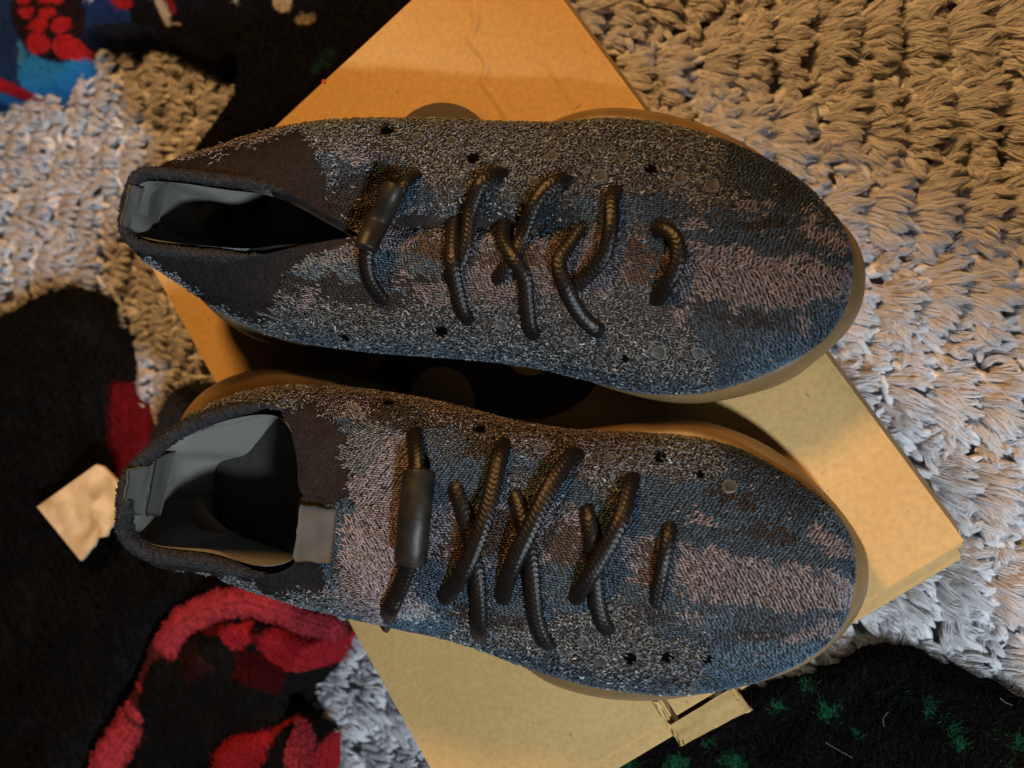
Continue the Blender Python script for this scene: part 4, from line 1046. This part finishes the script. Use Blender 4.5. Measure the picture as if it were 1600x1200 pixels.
# red corner and dark rounded corner beside the heel
fleece('red_corner', [(184, 590), (200, 596), (214, 630), (236, 682), (240, 712), (226, 745), (196, 760), (176, 700)], -0.002, 0.034, 14, lambda x, y: np.tile(RED * 0.5, (len(x), 1)),
       'small plain red fleece corner showing between black plush and sneaker heel', 'throw', 3, 2500, 0.0026, 0.2, 41)
def p_dark2(x, y):
    c = np.tile(np.array([0.018, 0.016, 0.015]), (len(x), 1)); return c
fleece('dark_corner', [(240, 700), (262, 640), (274, 612), (298, 597), (326, 594), (345, 612), (350, 650), (300, 720)], -0.002, 0.030, 16, p_dark2,
       'small rounded black fleece corner tucked against the box beside the heel', 'throw', 3, 2500, 0.0026, 0.2, 43)

# black fleece with green flecks, lower right
GREEN = [(1290, 1103, 17, 13), (1338, 1132, 10, 8), (1453, 1100, 12, 10), (1482, 1124, 9, 14), (1495, 1151, 10, 8), (1553, 1135, 8, 8), (1584, 1152, 7, 12), (1153, 1186, 18, 16), (1118, 1150, 10, 8), (1262, 1062, 8, 12), (985, 1188, 16, 12), (1060, 1186, 20, 14), (1566, 1196, 10, 6), (1220, 1097, 10, 8), (1420, 1080, 6, 4)]
def p_green(x, y):
    c = np.tile(BLACK * 0.9, (len(x), 1)) * (1 + 0.3 * vnoise(x / 30, y / 30, 61))[:, None]
    wx = 9 * vnoise(x / 11, y / 11, 62) + rng.normal(0, 4, len(x)); wy = 9 * vnoise(x / 11, y / 11, 63) + rng.normal(0, 4, len(x))
    for gx_, gy_, a, b in GREEN:
        m = ((x + wx - gx_) / a) ** 2 + ((y + wy - gy_) / b) ** 2 < 1
        c[m] = np.array([0.008, 0.060, 0.026])
    return c
gf = fleece('green_flecked_fleece', [(1385, 1003), (1430, 1014), (1490, 1040), (1600, 1088), (1720, 1130), (1720, 1340), (700, 1340), (760, 1280), (930, 1150), (1090, 1090), (1180, 1070), (1250, 1048), (1310, 1034), (1345, 1012)],
       -0.004, 0.030, 26, p_green, 'black fleece with scattered green flecks and pale lint, beside the torn flap', 'throw', 4, 26000, 0.0035, 0.3, 51)
# pale lint hairs
def lint(pts, z, r, parent):
    C = np.array([un(p[0], p[1], z - ZL) for p in pts]); C = crom(C, 6)[None]
    K = C.shape[1]
    return strand_mesh('lint', C, np.array([r]), np.array([[0.16, 0.155, 0.15]]), np.ones(K))
LINT_ALL = [[(1335, 1075), (1345, 1066), (1400, 1063), (1470, 1066), (1560, 1058)], [(1524, 1084), (1532, 1095), (1533, 1104)], [(1562, 1090), (1570, 1097), (1582, 1102)], [(1290, 1160), (1310, 1172), (1332, 1184)], [(1382, 1136), (1380, 1124), (1388, 1112)], [(1483, 1065), (1485, 1080), (1482, 1095)], [(1526, 1120), (1536, 1130), (1542, 1142)], [(1142, 1165), (1150, 1168), (1156, 1158)], [(1398, 1050), (1400, 1053), (1401, 1056)]]
for k_, L_ in enumerate(LINT_ALL[2:5]):
    o = link('lint_hair', lint(L_, 0.038, 0.00010, gf), M_FUZZ, gf)

# brown card with torn edge
def card():
    pts = [(58, 792), (150, 726), (160, 729), (188, 757), (190, 772), (186, 800), (180, 815), (168, 828), (165, 838), (150, 841), (146, 853), (140, 858), (133, 868), (126, 876)]
    zc = 0.052
    P = np.array([un(p[0], p[1], zc + 0.01 * (p[0] - 60) / 130 - ZL) for p in pts])
    n = len(P); th = np.array([0, 0, 0.0022])
    V = np.concatenate([P, P - th]); fs = [list(range(n)), list(range(2 * n - 1, n - 1, -1))] + [[i, n + i, n + (i + 1) % n, (i + 1) % n] for i in range(n)]
    me = bpy.data.meshes.new('torn_card'); me.from_pydata(V.tolist(), [], fs); me.update()
    if me.polygons[0].normal.z < 0: me.flip_normals()
    m, nt, b = new_mat('sandy_card')
    tc = nt.nodes.new('ShaderNodeTexCoord'); nz = nt.nodes.new('ShaderNodeTexNoise'); nz.inputs['Scale'].default_value = 60; nz.inputs['Detail'].default_value = 6; nz.inputs['Distortion'].default_value = 0.6
    nt.links.new(tc.outputs['Object'], nz.inputs['Vector'])
    r = nt.nodes.new('ShaderNodeValToRGB'); r.color_ramp.elements[0].position = 0.32; r.color_ramp.elements[0].color = (0.45, 0.30, 0.15, 1)
    r.color_ramp.elements[1].position = 0.62; r.color_ramp.elements[1].color = (0.78, 0.60, 0.38, 1)
    nt.links.new(nz.outputs['Fac'], r.inputs[0]); nt.links.new(r.outputs[0], b.inputs['Base Color']); b.inputs['Roughness'].default_value = 0.5
    o = link('torn_card', me, m)
    tag(o, 'sandy tan card with a ragged torn edge lying on the black plush', 'card')
card()

# every group handle stands at the foot of its thing
for o_ in [o for o in bpy.data.objects if o.type == 'EMPTY']:
    if o_.name.startswith('shoe_box'): loc = Vector((bc[0], bc[1], 0.0))
    elif o_.name == 'sneaker': loc = Vector((-0.17, 0.07, ZL))
    else: loc = Vector((-0.17, -0.045, ZL))
    o_.location = loc
    for ch in o_.children: ch.matrix_parent_inverse = Matrix.Translation(-loc)
